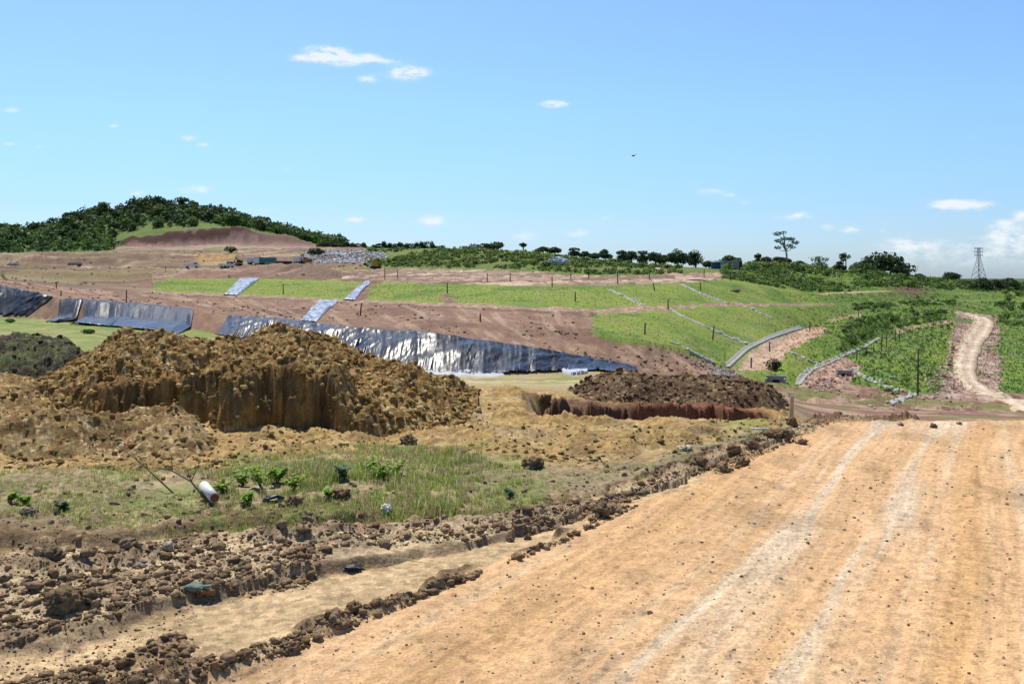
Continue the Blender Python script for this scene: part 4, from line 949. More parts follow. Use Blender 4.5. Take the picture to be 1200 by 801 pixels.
# ------------------------------------------------------------------ trees
def crown_mesh(lobes, n, leaf, cols_, seed):
    r = np.random.RandomState(seed); V = []; tot = sum(l[3] * l[4] * l[5] for l in lobes)**1.; Cs = []
    P_ = []; O_ = []
    for (cx, cy, cz, rx, ry, rz) in lobes:
        k = max(12, int(n * (rx * ry * rz) / tot)); d = r.randn(k, 3); d /= np.linalg.norm(d, axis=1)[:, None]
        rad = (.55 + .5 * r.rand(k)**.6)[:, None] * (1 + .3 * (r.rand(k)[:, None] - .5))
        P_.append(np.array((cx, cy, cz)) + d * rad * np.array((rx, ry, rz))); O_.append(d)
    P_ = np.concatenate(P_); O_ = np.concatenate(O_); N = len(P_)
    nd = O_ + r.randn(N, 3) * .7 + np.array((0, 0, .4)); nd /= np.linalg.norm(nd, axis=1)[:, None]
    a = np.cross(nd, r.randn(N, 3)); a /= np.linalg.norm(a, axis=1)[:, None]; b = np.cross(nd, a)
    s = leaf * (.5 + r.rand(N))[:, None]
    V = np.stack([P_ + a * s, P_ + b * s * .6, P_ - a * s, P_ - b * s * .6], 1).reshape(-1, 3)
    f = np.arange(N * 4).reshape(N, 4); cb = np.array(cols_)[r.randint(0, len(cols_), N)] * (.75 + .5 * r.rand(N, 1))
    return V, f, np.repeat(cb, 4, 0)
G1 = [(.06, .095, .036), (.08, .125, .045), (.045, .075, .034)]
G2 = [(.08, .12, .04), (.10, .15, .05), (.06, .10, .035)]
def tree(px, ytop, ybase, wpx, kind, label, d, seed, name='tree', grp='trees on the skyline'):
    g = at(px, d); s = d / F; H_ = CH - (ytop - HY) * s - g.z; W = wpx * s * (1.22 if kind == 'round' else 1.1)
    root = empty(name, g); tag(root, label, 'tree', grp); r = random.Random(seed)
    lobes = []; tk = MB(); H_ = max(H_, 2.5)
    if kind == 'round':
        for k in range(11): 
            a = r.random() * 6.28; q = r.random()**.6
            lobes.append((math.cos(a) * q * W * .33, math.sin(a) * q * W * .33, H_ * (.30 + .42 * (1 - q) + .08 * r.random()), W * r.uniform(.2, .3), W * r.uniform(.2, .3), H_ * r.uniform(.17, .26)))
        tk.tube([(0, 0, -.5), (.1, 0, H_ * .3), (0, .1, H_ * .65)], [W * .035 + .1, W * .03 + .08, .08], 7)
        for k in range(4):
            l_ = lobes[k]; tk.tube([(0.05, 0, H_ * .3), (l_[0] * .6, l_[1] * .6, H_ * .45), l_[:3]], [.14, .1, .05], 5)
        n = 1500; lf = W * .03 + .14
    elif kind == 'tall':
        for k in range(6):
            a = r.random() * 6.28; q = r.random()**.5
            lobes.append((math.cos(a) * q * W * .3, math.sin(a) * q * W * .3, H_ * r.uniform(.55, .9), W * r.uniform(.15, .27), W * .22, H_ * r.uniform(.06, .12)))
        tk.tube([(0, 0, -.5), (.1, 0, H_ * .45), (0, .1, H_ * .85)], [.3, .22, .08], 7)
        for l_ in lobes: tk.tube([(0.05, 0, H_ * .5), l_[:3]], [.12, .04], 5)
        n = 620; lf = .28
    elif kind == 'emergent':
        for (fx, fz, rx, rz) in ((-.30, .93, .16, .05), (-.08, .95, .13, .045), (-.33, .74, .14, .05), (-.30, .57, .13, .05), (.02, .80, .17, .045), (.22, .79, .17, .05), (.40, .70, .16, .055), (.16, .62, .14, .04), (.30, .57, .13, .035), (-.12, .68, .12, .045)):
            lobes.append((fx * W, r.uniform(-.2, .2) * W, fz * H_, rx * W, rx * W, rz * H_))
        tk.tube([(.08 * W, 0, -.5), (.06 * W, 0, H_ * .4), (0, 0, H_ * .6), (-.08 * W, 0, H_ * .9)], [.42, .34, .24, .1], 8)
        for l_ in lobes: tk.tube([(0.03 * W, 0, H_ * .48), (l_[0] * .55, l_[1] * .5, l_[2] - H_ * .08), l_[:3]], [.16, .1, .04], 5)
        n = 1500; lf = .22
    else:  # palm-like ragged
        for k in range(7):
            a = k * .9 + r.random() * .5
            lobes.append((math.cos(a) * W * .3, math.sin(a) * W * .3, H_ * r.uniform(.72, .88), W * .2, W * .16, H_ * .10))
        lobes.append((0, 0, H_ * .9, W * .16, W * .16, H_ * .08)); lobes.append((0, 0, H_ * .35, W * .45, W * .45, H_ * .3))
        tk.tube([(0, 0, -.5), (.1, 0, H_ * .5), (0, 0, H_ * .85)], [.22, .16, .12], 7)
        n = 800; lf = .32
    v, f, c = crown_mesh(lobes, n, lf, G1 if r.random() < .7 else G2, seed)
    v = v[:, :] ; mk('crown', v, f, M['leaf'], root, c)
    tk.build('trunk', M['palebark'] if kind == 'emergent' else M['bark'], root, True)
T_ = [(557, 286, 'round', 12, 'low tree at the left end of the separate skyline trees'), (570, 285, 'palm', 14, 'ragged low tree beside the leftmost skyline tree'), (583, 283.5, 'round', 20, 'rounded broad tree alone on the middle skyline'),
 (613, 284, 'tall', 9, 'small round headed tree on a visible trunk, middle skyline'), (636, 290, 'round', 14, 'low flat tree left in the pair above the white heap'), (650, 288, 'round', 14, 'low tree right in the pair above the white heap'),
 (673, 290, 'palm', 13, 'spiky palm like tree right of the white heap'), (685, 296, 'round', 13, 'low bush tree between the palm and the next clump'), (697, 295, 'round', 14, 'bushy tree left in the clump of two'), (709, 291, 'round', 15, 'bushy tree right in the clump of two'),
 (729, 293, 'palm', 13, 'dark palm like tree at the left of the long skyline clump'), (740, 292, 'round', 16, 'dark bushy tree second in the long skyline clump'), (753, 293, 'palm', 12, 'slender palm third in the long skyline clump'), (768, 291, 'round', 20, 'broad bushy tree in the middle of the long clump'),
 (779, 297, 'round', 14, 'low filler tree in the middle of the long clump'), (794, 289, 'round', 24, 'highest broad tree of the long skyline clump'), (815, 291.5, 'round', 19, 'rounded tree at the right end of the long clump'),
 (831, 304, 'round', 14, 'small tree left behind the blue tank'), (855, 298, 'round', 26, 'pale green tree behind the grey building'), (844, 303, 'round', 14, 'small tree between the tank and the pale green tree'),
 (888, 296, 'palm', 8, 'narrow palm left of the emergent tree'), (898, 300, 'round', 18, 'dark tree right of the narrow palm'), (913, 298, 'round', 20, 'dark tree at the foot of the emergent tree'), (925, 301, 'tall', 9, 'thin tree touching the emergent trunk'),
 (937, 304, 'round', 20, 'low green tree right of the emergent tree'), (960, 299.5, 'palm', 22, 'spreading feathery tree between emergent tree and round headed tree'), (991, 291, 'tall', 14, 'tall round headed tree with gaps in its crown'),
 (984, 305, 'round', 13, 'dark low tree at the foot of the tall round headed one'), (1012, 305, 'round', 22, 'low dark tree left of the biggest crown'), (1034, 294, 'round', 52, 'biggest dark domed tree on the right skyline'),
 (1056, 308, 'round', 20, 'dark tree falling away right of the biggest dome'), (1076, 320, 'round', 14, 'small bush tree between the big dome and the round one'), (1115, 316, 'round', 21, 'round dark tree left of the pylon'),
 (1149, 325, 'round', 24, 'flat dark tree at the foot of the pylon'), (1166, 328, 'round', 20, 'dark tree in the clump right of the pylon'), (1180, 326, 'round', 24, 'dark domed tree at the right of the pylon clump'), (1192, 333, 'round', 18, 'dark tree nearest the right photo edge')]
for i, (a, yt, kd, w_, lb) in enumerate(T_):
    d = float(np.interp(a, [550, 640, 700, 800, 900, 1000, 1117, 1200], [372, 345, 338, 325, 350, 405, 500, 555]))
    if a > 1140: d -= 95; yt -= 1.5
    tree(a, yt, 0, w_, kd, lb, d + (i % 3) * 5, 200 + i)
tree(920, 270.5, 306, 27, 'emergent', 'tall spreading emergent tree with bare pale trunk on the skyline', 372, 300)
# row of small trees at the foot of the hill
rowx = [376, 382, 388, 394, 400, 406, 413, 419, 426, 438, 444, 450, 457, 463, 469, 476, 482, 488, 494, 500, 506, 512, 518]
for i, a in enumerate(rowx):
    top = 283.5 + 1.5 * math.sin(i * 2.1) - (2.5 if a in (494, 500, 382) else 0) + (2 if a > 508 or a in (426, 438) else 0)
    tree(a, top, 0, 8, 'palm' if i % 3 == 1 else 'round', 'small dark tree in the row on the skyline between the wooded hill and the middle', 640, 400 + i, grp='row of small trees right of the hill')

# hill forest as one mass
hs_r, hs_c = np.where((T > 13.9) & (T < 17.6) & (PX > -120) & (PX < 400) & ~((T > 13.6) & (T < 16.14) & (PX > 133) & (PX < 380)) & (D > 560))
area = D[hs_r, hs_c]**2
nt = 2300; pick = rs.choice(len(hs_r), nt, p=(area * (1 + 3 * (T[hs_r, hs_c] > 16)) / (area * (1 + 3 * (T[hs_r, hs_c] > 16))).sum()))
P_ = np.stack([X[hs_r[pick], hs_c[pick]], Y[hs_r[pick], hs_c[pick]], Z[hs_r[pick], hs_c[pick]]], 1) + rs.randn(nt, 3) * np.array((1.5, 1.5, 0))
tps = []
for s in range(8):
    r = random.Random(s); lob = [(r.uniform(-.4, .4), r.uniform(-.4, .4), r.uniform(.5, .95), r.uniform(.3, .5), r.uniform(.3, .5), r.uniform(.2, .35)) for _ in range(4)]
    lob.append((0, 0, .3, .5, .5, .3))
    tps.append(crown_mesh(lob, 120, .15, [(1, 1, 1), (1.3, 1.25, 1.1), (.7, .72, .7)], s))
sz = 2.8 + 6.0 * rs.rand(nt)**3
tc_ = np.array([(.055, .10, .03), (.075, .13, .035), (.10, .165, .045), (.045, .08, .03), (.09, .16, .04)])[rs.randint(0, 5, nt)]
low = ss(700, 800, P_[:, 1])[:, None]; tc_ = tc_ * (1.25 - .45 * low)
V, f, c = scatter(tps, P_, sz, cols=tc_)
tag(mk('hill_forest', V, f, M['leaf'], None, c), 'dense green woodland covering the hill on the left', 'forest', None, 'stuff')

# shrubs and tall weeds over the green slopes
def sample(mask, n, wpow=1.0):
    r_, c_ = np.where(mask); a = D[r_, c_]**(2 * wpow); k_ = rs.choice(len(r_), n, p=a / a.sum()); jx = rs.rand(n) - .5
    return np.stack([X[r_[k_], c_[k_]], Y[r_[k_], c_[k_]], Z[r_[k_], c_[k_]]], 1), r_[k_], c_[k_]
sh = [crown_mesh([(0, 0, .35, .6, .6, .4), (.3, .1, .5, .4, .4, .3)], 34, .2, [(1, 1, 1), (1.35, 1.3, 1.1), (.65, .7, .7)], 50 + s) for s in range(7)]
bushn = fbm(X * .05, Y * .05, 3, 131)
nopath = (np.abs(T - 10) > .16) & (np.abs(T - 11) > .12)
cover = ((PX > 950) & (PX < 1300) & (T > 7.2) & (T < 14.2) & (n2 > .5) & ~((np.abs(T - 9) < .15) & (PX < 1010)) & nopath & (bushn > .47))
fold = ((PX > 985) & (PX < 1110) & (T > 7.12) & (T < 8.3) & (n2 > .42)) | ((PX > 1000) & (PX < 1120) & (T > 9.3) & (T < 9.9) & (n1 > .5))
cover2 = ((PX > 1000) & (PX < 1320) & (T > 11.5) & (T < 14.5)) | ((PX > 1172) & (PX < 1330) & (T > 7.5) & (T < 12))
cover2 = cover2 & ~((PX > 1172) & (T < 12) & (n1 < .5)) | ((PX > 845) & (PX < 1010) & (T > 12.55) & (T < 13.3) & (n2 > .4))
cover3 = ((PX > 430) & (PX < 800) & (T > 12.15) & (T < 12.97) & (bushn > .36)) | ((PX > 845) & (PX < 1000) & (T > 11.1) & (T < 13) & (bushn > .5))
Ps = []; Ss = []; Cs = []
for mk_, n, s0, s1 in (((PX < 440) & (T > 10.1) & (T < 13.4) & ~gz & (fbm(X * .03, Y * .09, 3, 143) > .56), 700, .2, .8), (cover, 1500, .3, 1.1), (cover2, 3000, 1.2, 3.2), (cover3, 3400, .4, 1.5), (fold, 520, .4, 1.4), ((PX > 1000) & (PX < 1120) & (T > 5.3) & (T < 7.0), 350, .2, .7)):
    p, r_, c_ = sample(mk_, n); Ps.append(p); Ss.append(s0 + (s1 - s0) * rs.rand(n)**2)
    Cs.append(np.array([(.10, .17, .04), (.14, .22, .05), (.18, .27, .065), (.07, .12, .035)])[rs.randint(0, 4, n)])
V, f, c = scatter(sh, np.concatenate(Ps), np.concatenate(Ss), cols=np.concatenate(Cs))
tag(mk('undergrowth', V, f, M['leaf'], None, c), 'tangled green shrubs and tall weeds over the slopes', 'undergrowth', None, 'stuff')
# grass tufts over all turf
tt = [blade_tpl(6, 1, .55, .5, .16, 30 + s) for s in range(5)]
gm_ = gz & (PX > -20) & (PX < 1230) & (T < 14) & nopath & ~((T > 13.4))
p, r_, c_ = sample(gm_, 70000, .6)
clr = COL[r_, c_] * (.85 + .5 * rs.rand(len(p), 1)); tl = ss(880, 960, PX[r_, c_])
clr = clr * (1 + .15 * tl[:, None])
sz = (.07 + .09 * rs.rand(len(p))) * (1 + 1.8 * tl * rs.rand(len(p)))
V, f, c = scatter(tt, p, sz, cols=clr)
tag(mk('turf_grass', V, f, M['grass'], None, c), 'grass covering the turfed terraces of the landfill', 'grass', None, 'stuff')
# single shrubs that stand out
def shrub(px, py, wpx, hpx, label, col, seed):
    p = place(px, py); s = p.y / F; W = wpx * s; h = hpx * s; root = empty('shrub', p); tag(root, label, 'shrub')
    v, f, c = crown_mesh([(0, 0, h * .5, W * .45, W * .4, h * .45), (W * .2, 0, h * .4, W * .3, W * .3, h * .35)], 420, W * .06, col, seed); mk('foliage', v, f, M['leaf'], root, c)
    MB().tube([(0, 0, -.1), (0, 0, h * .5)], .06, 6).build('stem', M['bark'], root)
shrub(906, 434, 20, 14, 'round dark shrub on the grass beside the pink bench track', [(.02, .035, .015), (.03, .05, .02)], 5)
shrub(907, 447, 18, 8, 'low dark bush by the grey headwall', [(.03, .06, .02), (.04, .08, .02)], 6)
shrub(270, 296, 16, 7, 'bright green bush on the bare platform below the quarry', [(.06, .12, .03), (.05, .1, .02)], 7)
shrub(370, 299, 22, 8, 'dark bush at the left end of the littered face', [(.03, .05, .02), (.04, .07, .02)], 8)
shrub(640, 313, 14, 6, 'dark bush left of the white heap on the green berm', [(.03, .06, .02), (.05, .09, .02)], 9)
shrub(103, 391, 16, 6, 'bright green bush on the field left of the main heap', [(.1, .2, .03), (.08, .16, .03)], 10)
shrub(12, 378, 12, 5, 'yellow green bush on the field at far left', [(.16, .25, .04), (.12, .2, .03)], 11)

# ------------------------------------------------------------------ structures and machines far off
def box_part(name, boxes, mat, root):
    mb = MB()
    for b in boxes: mb.box(*b)
    return mb.build(name, M[mat], root)
def wheel(root, x_, y_, r_, w_=.35):
    o = MB().tube([(x_, y_ - w_ / 2, r_), (x_, y_ + w_ / 2, r_)], r_, 14).build('wheel', M['dark'], root, False)
    MB().tube([(x_, y_ - w_ / 2 - .02, r_), (x_, y_ + w_ / 2 + .02, r_)], r_ * .5, 10).build('rim', M['steel'], o)
def truck(px, d, label, bodymat, rz, s=1.):
    p = at(px, d); root = empty('tipper_truck', p, rz); root.scale = (s, s, s); tag(root, label, 'truck')
    box_part('chassis', [((0, 0, .85), (7, 1., .3))], 'dark', root)
    c = box_part('cab', [((2.6, 0, 1.55), (1.7, 2.3, 1.3)), ((2.5, 0, 2.5), (1.5, 2.2, .75), 0, .9)], 'white', root)
    box_part('window', [((3.28, 0, 2.45), (.08, 1.9, .6)), ((2.5, -1.07, 2.45), (1., .08, .55))], 'glass', c)
    b = box_part('tipper_body', [((-.9, 0, 1.2), (4.8, 2.3, .2)), ((-.9, 1.15, 2.0), (4.8, .12, 1.6)), ((-.9, -1.15, 2.0), (4.8, .12, 1.6)), ((1.5, 0, 2.1), (.12, 2.3, 1.8)), ((-3.3, 0, 2.0), (.12, 2.3, 1.6))], bodymat, root)
    box_part('rib', [((-3 + k * 1., -1.25, 2.0), (.12, .1, 1.6)) for k in range(5)], bodymat, b)
    for xx_ in (2.6, -1.4, -2.6):
        for s_ in (-1, 1): wheel(root, xx_, s_ * .95, .5)
def van(px, d, label, rz, s=1.):
    p = at(px, d); root = empty('small_truck', p, rz); root.scale = (s, s, s); tag(root, label, 'vehicle')
    c = box_part('cab', [((1.3, 0, .95), (1.5, 1.7, .8)), ((1.1, 0, 1.6), (1.2, 1.6, .6), 0, .85)], 'white', root)
    box_part('window', [((1.72, 0, 1.55), (.06, 1.3, .4)), ((1.1, -.78, 1.55), (.8, .06, .4))], 'glass', c)
    box_part('load_bed', [((-.9, 0, .8), (2.8, 1.8, .15)), ((-.9, .88, 1.1), (2.8, .06, .5)), ((-.9, -.88, 1.1), (2.8, .06, .5)), ((-2.28, 0, 1.1), (.06, 1.8, .5))], 'white', root)
    for xx_ in (1.3, -1.4):
        for s_ in (-1, 1): wheel(root, xx_, s_ * .75, .38, .25)
def excavator(px, d, label, mat, rz, s=1., reach=1.):
    p = at(px, d); root = empty('excavator', p, rz); root.scale = (s, s, s); tag(root, label, 'excavator', 'machines working on the landfill top')
    for s_ in (-1, 1):
        MB().tube([(-1.4, s_ * 1.0, .45), (1.4, s_ * 1.0, .45)], .1, 6).box((0, s_ * 1.0, .45), (3.4, .5, .85), 0, .82).build('track', M['dark'], root)
    b = box_part('body', [((-.5, 0, 1.5), (2.6, 2.3, 1.0)), ((-1.5, 0, 1.7), (.6, 2.3, 1.2))], mat, root)
    c = box_part('cab', [((.6, -.7, 2.0), (1.2, .9, 1.6), 0, .92)], mat, root); box_part('window', [((.6, -1.12, 2.2), (.9, .06, .8)), ((1.17, -.7, 2.2), (.06, .7, .8))], 'glass', c)
    MB().tube([(.7, .2, 1.6), (2.2 * reach, .2, 3.9), (3.6 * reach, .2, 4.2)], [.28, .3, .2], 6).build('boom', M[mat], root)
    MB().tube([(3.6 * reach, .2, 4.2), (4.4 * reach, .2, 2.0)], [.22, .15], 6).build('arm', M[mat], root)
    MB().box((4.3 * reach, .2, 1.5), (.8, 1., .9), 0, .7).build('bucket', M['dark'], root)
dT = 372
van(225, dT, 'white small truck left of the ochre soil face', .2, 1.2)
van(266, dT, 'white truck in front of the right end of the ochre soil face', -.5, 1.35)
excavator(280, dT + 4, 'dark excavator right of the white truck at the ochre face', 'wood', 2.6, .7, .7)
truck(311, dT - 2, 'tipper truck with white cab and teal body on the landfill top', 'teal', PI, 1.15)
truck(300, dT + 6, 'white tipper truck half behind the teal one', 'white', PI - .2, .95)
p = at(333, 362); root = empty('site_shelter', p); tag(root, 'black netted shelter with pale flat roof on the landfill top', 'shelter')
box_part('wall', [((0, -1.2, 1.25), (5.0, .08, 2.2)), ((0, 1.2, 1.25), (5.0, .08, 2.2)), ((-2.5, 0, 1.25), (.08, 2.4, 2.2)), ((2.5, 0, 1.25), (.08, 2.4, 2.2))], 'scrap', root)
box_part('roof', [((0, 0, 2.5), (4.6, 2.7, .12))], 'white', root)
for s_ in (-1, 1):
    for q in (-1, 1): box_part('post', [((s_ * 2.6, q * 1.3, 1.4), (.12, .12, 2.8))], 'wood', root)
truck(352, 364, 'white roofed truck left of the orange loader', 'white', 1.3, 1.0)
excavator(359, 362, 'orange excavator beside the white roofed truck', 'orange', 2.8, .95, .5)
excavator(440, 328, 'yellow excavator digging at the right end of the littered face', 'yellow', PI - .3, .95, .9)
p = at(88, 372); root = empty('flatbed_trailer', p); tag(root, 'low pale trailer stacked with sheets at the far left bench', 'trailer')
box_part('bed', [((0, 0, .7), (5, 2, .2))], 'dark', root); box_part('load', [((0, 0, 1.05), (4.8, 1.9, .45)), ((-.2, 0, 1.4), (4.2, 1.8, .2))], 'wallgrey', root)
for xx_ in (-1.5, 1.5):
    for s_ in (-1, 1): wheel(root, xx_, s_ * .8, .35, .25)
crumple('sheet_heap', 16, 0, 2.4, 1.4, M['wallgrey'], 'pale grey heap of sheeting at the far left bench', 'heap', 12, d=375)
crumple('plastic_heap', 655, 0, 3.6, 1.5, M['whitebag'], 'white plastic covered heap on the green berm', 'heap', 14, d=float(place(654, 310).y), dz=.3)
crumple('plastic_heap', 554, 0, 1.6, 1.2, M['whitebag'], 'small white bundle on the berm crest under the skyline trees', 'heap', 15, d=345, dz=.2)
crumple('timber_pile', 860.5, 0, 1.3, .35, M['bark'], 'dark brown brushwood pile on the upper turf right of the sack drain', 'brushwood', 16, d=float(place(860, 342).y))
# blue tank and grey building
p = at(839, 296); root = empty('water_tank', p); tag(root, 'round blue water tank with pale lid by the grey building', 'tank')
MB().tube([(0, 0, -.3), (0, 0, 1.9), (0, 0, 2.0)], [1.5, 1.5, 1.4], 20).build('tank_shell', M['blue'], root); MB().tube([(0, 0, 2.0), (0, 0, 2.3), (0, 0, 2.55)], [1.45, 1.0, .3], 20).build('lid', M['wallgrey'], root)
p = at(857, 292); root = empty('site_building', p, .1); tag(root, 'low grey sheet clad building on the green hilltop', 'building')
box_part('wall', [((-.4, 0, 1.1), (4.6, 3, 2.6))], 'wallgrey', root); box_part('side_wall', [((2.35, 0, 1.1), (.9, 2.98, 2.55))], 'dark', root)
box_part('roof', [((0, 0, 2.48), (5.8, 3.4, .12))], 'steel', root); box_part('door', [((-1.2, -1.53, .9), (.9, .06, 1.9))], 'wood', root)
# litter face
lt = [(v * np.array((1, .6, .5)), f, None) for v, f, _ in c1]
q = rs.rand(3800, 2); pp = 357 + 95 * q[:, 0] + 3 * rs.randn(3800); tq = .22 + .66 * q[:, 1]
dd = np.array([np.interp(tv_ + 12, li, LDc[:, int(np.argmin(np.abs(cols - a)))]) for a, tv_ in zip(pp, tq)])
keep = rs.rand(3800) < (1 - .6 * ss(425, 452, pp)); pp, dd = pp[keep], dd[keep]
sz = .25 + .5 * rs.rand(len(pp))**2
lc = np.array([(.72, .74, .76), (.45, .48, .55), (.2, .2, .2), (.35, .27, .22), (.5, .5, .5), (.15, .22, .35)])[rs.choice(6, len(pp), p=[.3, .2, .18, .14, .14, .04])]
V, f, c = scatter(lt, np.stack([(pp - 600) / F * dd, dd, H(pp, dd) + sz * .2], 1), sz, cols=lc)
tag(mk('waste_litter', V, f, M['clod'], None, c), 'grey and white refuse spread over the open tipping face', 'litter', None, 'stuff')

# pylon
dp = 900; p = at(1147, dp); s = dp / F; topz = CH + (HY - 290) * s; Hh = topz - p.z
root = empty('power_pylon', p, .3); tag(root, 'steel lattice power pylon standing beyond the trees at the right', 'pylon')
mb = MB(); bw = 5.0; lv = [0, .18, .34, .48, .6, .7, .8, .9, 1.0]
wd = [bw, 3.9, 3.0, 2.2, 1.55, 1.1, 1.0, .9, .8]
cr_ = lambda i: [(sx * wd[i], sy * wd[i], lv[i] * Hh) for sx, sy in ((-1, -1), (1, -1), (1, 1), (-1, 1))]
for i in range(len(lv) - 1):
    A, B = cr_(i), cr_(i + 1)
    for k_ in range(4):
        mb.tube([A[k_], B[k_]], .22, 4); mb.tube([A[k_], B[(k_ + 1) % 4]], .13, 4); mb.tube([A[(k_ + 1) % 4], B[k_]], .13, 4); mb.tube([B[k_], B[(k_ + 1) % 4]], .13, 4)
mb.build('tower', M['steel'], root)
for fz in (.80, .90, 1.0):
    am = MB()
    for sx in (-1, 1): am.tube([(sx * .8, 0, fz * Hh - .6), (sx * 4.6, 0, fz * Hh - .3)], .16, 4); am.tube([(sx * .8, 0, fz * Hh - 1.8), (sx * 4.6, 0, fz * Hh - .3)], .16, 4)
    a_ = am.build('cross_arm', M['steel'], root)
    for sx in (-1, 1): MB().tube([(sx * 4.5, 0, fz * Hh - .4), (sx * 4.5, 0, fz * Hh - 2.2)], .18, 6).build('insulator', M['wallgrey'], a_)
# bird
bx_, bz_ = (742 - 600) / F * 90, CH - (183 - HY) / F * 90
o = MB().tube([(-.22, 0, 0), (-.05, 0, .03), (.15, 0, .04), (.25, 0, .03)], [.01, .07, .06, .01], 6)
o.add([(-.05, 0, .05), (.1, 0, .05), (-.06, -.5, .16), (.03, -.45, .16), (-.06, .5, .16), (.03, .45, .16)], [(0, 1, 3, 2), (0, 4, 5, 1)])
o = o.build('bird', M['dark']); o.location = (bx_, 90, bz_); o.rotation_euler.z = .8; tag(o, 'small dark bird flying alone in the clear sky', 'bird')

# ------------------------------------------------------------------ camera, sun, sky
cam = bpy.data.cameras.new('camera'); co = bpy.data.objects.new('camera', cam); C.objects.link(co)
co.location = (0, 0, CH); co.rotation_euler = (R(90), 0, 0); cam.lens = 35; cam.sensor_width = 36
cam.shift_y = -(400.5 - HY) / 1200; cam.clip_end = 20000; cam.clip_start = .1
bpy.context.scene.camera = co
EL, AZ = 60, -25     # sun ahead, a little to the left; azimuth measured from +Y towards +X
sd = Vector((math.sin(R(AZ)) * math.cos(R(EL)), math.cos(R(AZ)) * math.cos(R(EL)), math.sin(R(EL))))
sl = bpy.data.lights.new('sun', 'SUN'); so = bpy.data.objects.new('sun', sl); C.objects.link(so)
sl.energy = 5.0; sl.angle = R(.53); sl.color = (1, .95, .87); so.rotation_euler = sd.to_track_quat('Z', 'Y').to_euler(); so.location = sd * 50
w = bpy.data.worlds.new('World'); bpy.context.scene.world = w; w.use_nodes = True
n = w.node_tree.nodes; l = w.node_tree.links; bg = n['Background']
sky = n.new('ShaderNodeTexSky'); sky.sky_type = 'NISHITA'; sky.sun_disc = False; sky.sun_elevation = R(EL); sky.sun_rotation = R(AZ)
sky.air_density = 1.0; sky.dust_density = .6; sky.ozone_density = 2.0; sky.altitude = 0
tc = n.new('ShaderNodeTexCoord'); sp = n.new('ShaderNodeSeparateXYZ'); l.new(tc.outputs['Generated'], sp.inputs[0])
def mth(op, a, b=None, c=None, clamp=False):
    m = n.new('ShaderNodeMath'); m.operation = op; m.use_clamp = clamp
    for i, v in enumerate((a, b, c)):
        if v is None: continue
        if isinstance(v, (int, float)): m.inputs[i].default_value = v
        else: l.new(v, m.inputs[i])
    return m.outputs[0]
yy_ = mth('MAXIMUM', sp.outputs[1], .05)
U = mth('MULTIPLY', mth('DIVIDE', sp.outputs[0], yy_), F); W_ = mth('MULTIPLY', mth('DIVIDE', sp.outputs[2], yy_), F)
cv = n.new('ShaderNodeCombineXYZ'); l.new(mth('MULTIPLY', U, .045), cv.inputs[0]); l.new(mth('MULTIPLY', W_, .10), cv.inputs[1])
nz = n.new('ShaderNodeTexNoise'); nz.inputs['Scale'].default_value = 1.0; nz.inputs['Detail'].default_value = 6; nz.inputs['Roughness'].default_value = .6
l.new(cv.outputs[0], nz.inputs['Vector'])
# compass of small clouds: (column, row, half width, half height, weight)
clouds = [(380, 63, 26, 9, 1.2), (405, 70, 22, 7, 1.0), (435, 69, 18, 5, .9), (350, 68, 15, 4, .5), (463, 72, 14, 4, .45), (477, 86, 24, 8, 1.15), (430, 93, 12, 5, .7), (647, 122, 16, 4, 1.1),
    (12, 129, 16, 4, .45), (132, 147, 8, 3, .45), (218, 162, 12, 4, .6), (238, 170, 8, 3, .5), (10, 169, 10, 3, .5), (45, 172, 8, 3, .35), (228, 222, 22, 5, .7), (160, 226, 14, 4, .4), (312, 248, 16, 4, .4), (335, 198, 8, 3, .3),
    (506, 258, 15, 7, 1.0), (417, 257, 12, 4, .75), (616, 277, 15, 5, .7), (675, 273, 13, 4, .8), (709, 256, 9, 3, .4), (833, 225, 14, 4, .85), (858, 229, 10, 3, .5), (876, 237, 10, 3, .6), (940, 253, 12, 5, .8), (918, 256, 14, 4, .45), (970, 267, 8, 4, .6),
    (996, 269, 14, 4, .8), (1036, 270, 7, 3, .5), (1127, 240, 36, 6, 1.1), (1113, 238, 16, 5, .6), (1173, 263, 14, 6, .8), (1197, 254, 10, 8, .9), (1183, 277, 24, 10, .7), (1070, 286, 30, 10, .6), (1060, 300, 60, 18, .34), (1160, 296, 60, 20, .42), (1250, 285, 60, 25, .5), (1140, 160, 12, 4, .25), (748, 292, 20, 5, .3), (-60, 200, 60, 12, .6)]
tot = None
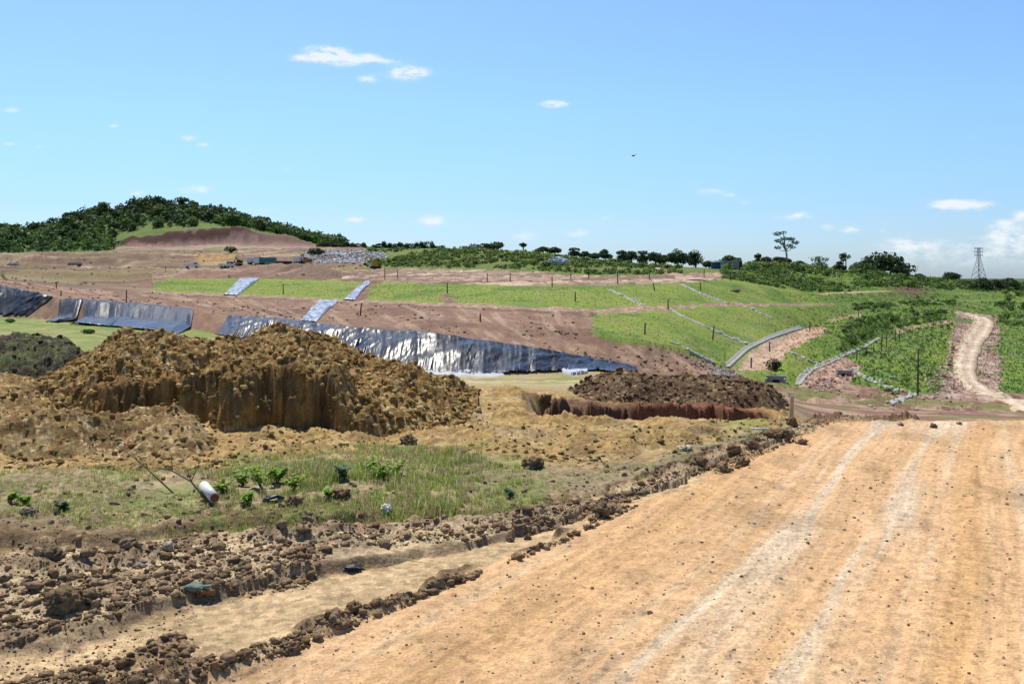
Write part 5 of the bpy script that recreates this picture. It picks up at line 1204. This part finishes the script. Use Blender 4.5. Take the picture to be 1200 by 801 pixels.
for (a, b, hw, hh_, wt) in clouds:
    e = mth('ADD', mth('POWER', mth('ABSOLUTE', mth('MULTIPLY_ADD', U, 1 / hw, -(a - 600) / hw)), 2), mth('POWER', mth('ABSOLUTE', mth('MULTIPLY_ADD', W_, 1 / hh_, -(HY - b) / hh_)), 2))
    g = mth('MULTIPLY', mth('EXPONENT', mth('MULTIPLY', e, -1)), wt)
    tot = g if tot is None else mth('ADD', tot, g)
msk = mth('MULTIPLY', tot, mth('MULTIPLY_ADD', nz.outputs['Fac'], 4.4, -1.25))
mr = n.new('ShaderNodeMapRange'); mr.interpolation_type = 'SMOOTHSTEP'; mr.inputs[1].default_value = .05; mr.inputs[2].default_value = 1.1; mr.inputs[3].default_value = 0; mr.inputs[4].default_value = .93
l.new(msk, mr.inputs[0])
fwd = mth('GREATER_THAN', sp.outputs[1], .06); fac = mth('MULTIPLY', mr.outputs[0], fwd)
rp = n.new('ShaderNodeValToRGB'); l.new(sp.outputs[2], rp.inputs[0]); e_ = rp.color_ramp.elements
e_[0].position = 0; e_[0].color = (.62, .80, 1.18, 1); e_[1].position = 1; e_[1].color = (.34, .37, .42, 1)
for p_, c_ in ((.07, (.60, .80, 1.10, 1)), (.16, (.70, .92, 1.18, 1)), (.27, (.76, .95, 1.36, 1)), (.5, (.42, .48, .56, 1))):
    q_ = e_.new(p_); q_.color = c_
tm_ = n.new('ShaderNodeMix'); tm_.data_type = 'RGBA'; tm_.blend_type = 'MULTIPLY'; tm_.inputs[0].default_value = 1; l.new(sky.outputs[0], tm_.inputs[6]); l.new(rp.outputs[0], tm_.inputs[7])
mx = n.new('ShaderNodeMix'); mx.data_type = 'RGBA'; l.new(fac, mx.inputs[0]); l.new(tm_.outputs[2], mx.inputs[6]); mx.inputs[7].default_value = (6.3, 6.7, 7.05, 1)
l.new(mx.outputs[2], bg.inputs[0]); bg.inputs[1].default_value = .14
sc = bpy.context.scene
sc.view_settings.view_transform = 'Standard'; sc.view_settings.look = 'None'; sc.view_settings.exposure = 0; sc.view_settings.gamma = 1
sc.cycles.max_bounces = 5; sc.cycles.transparent_max_bounces = 4; sc.cycles.diffuse_bounces = 2; sc.cycles.glossy_bounces = 2
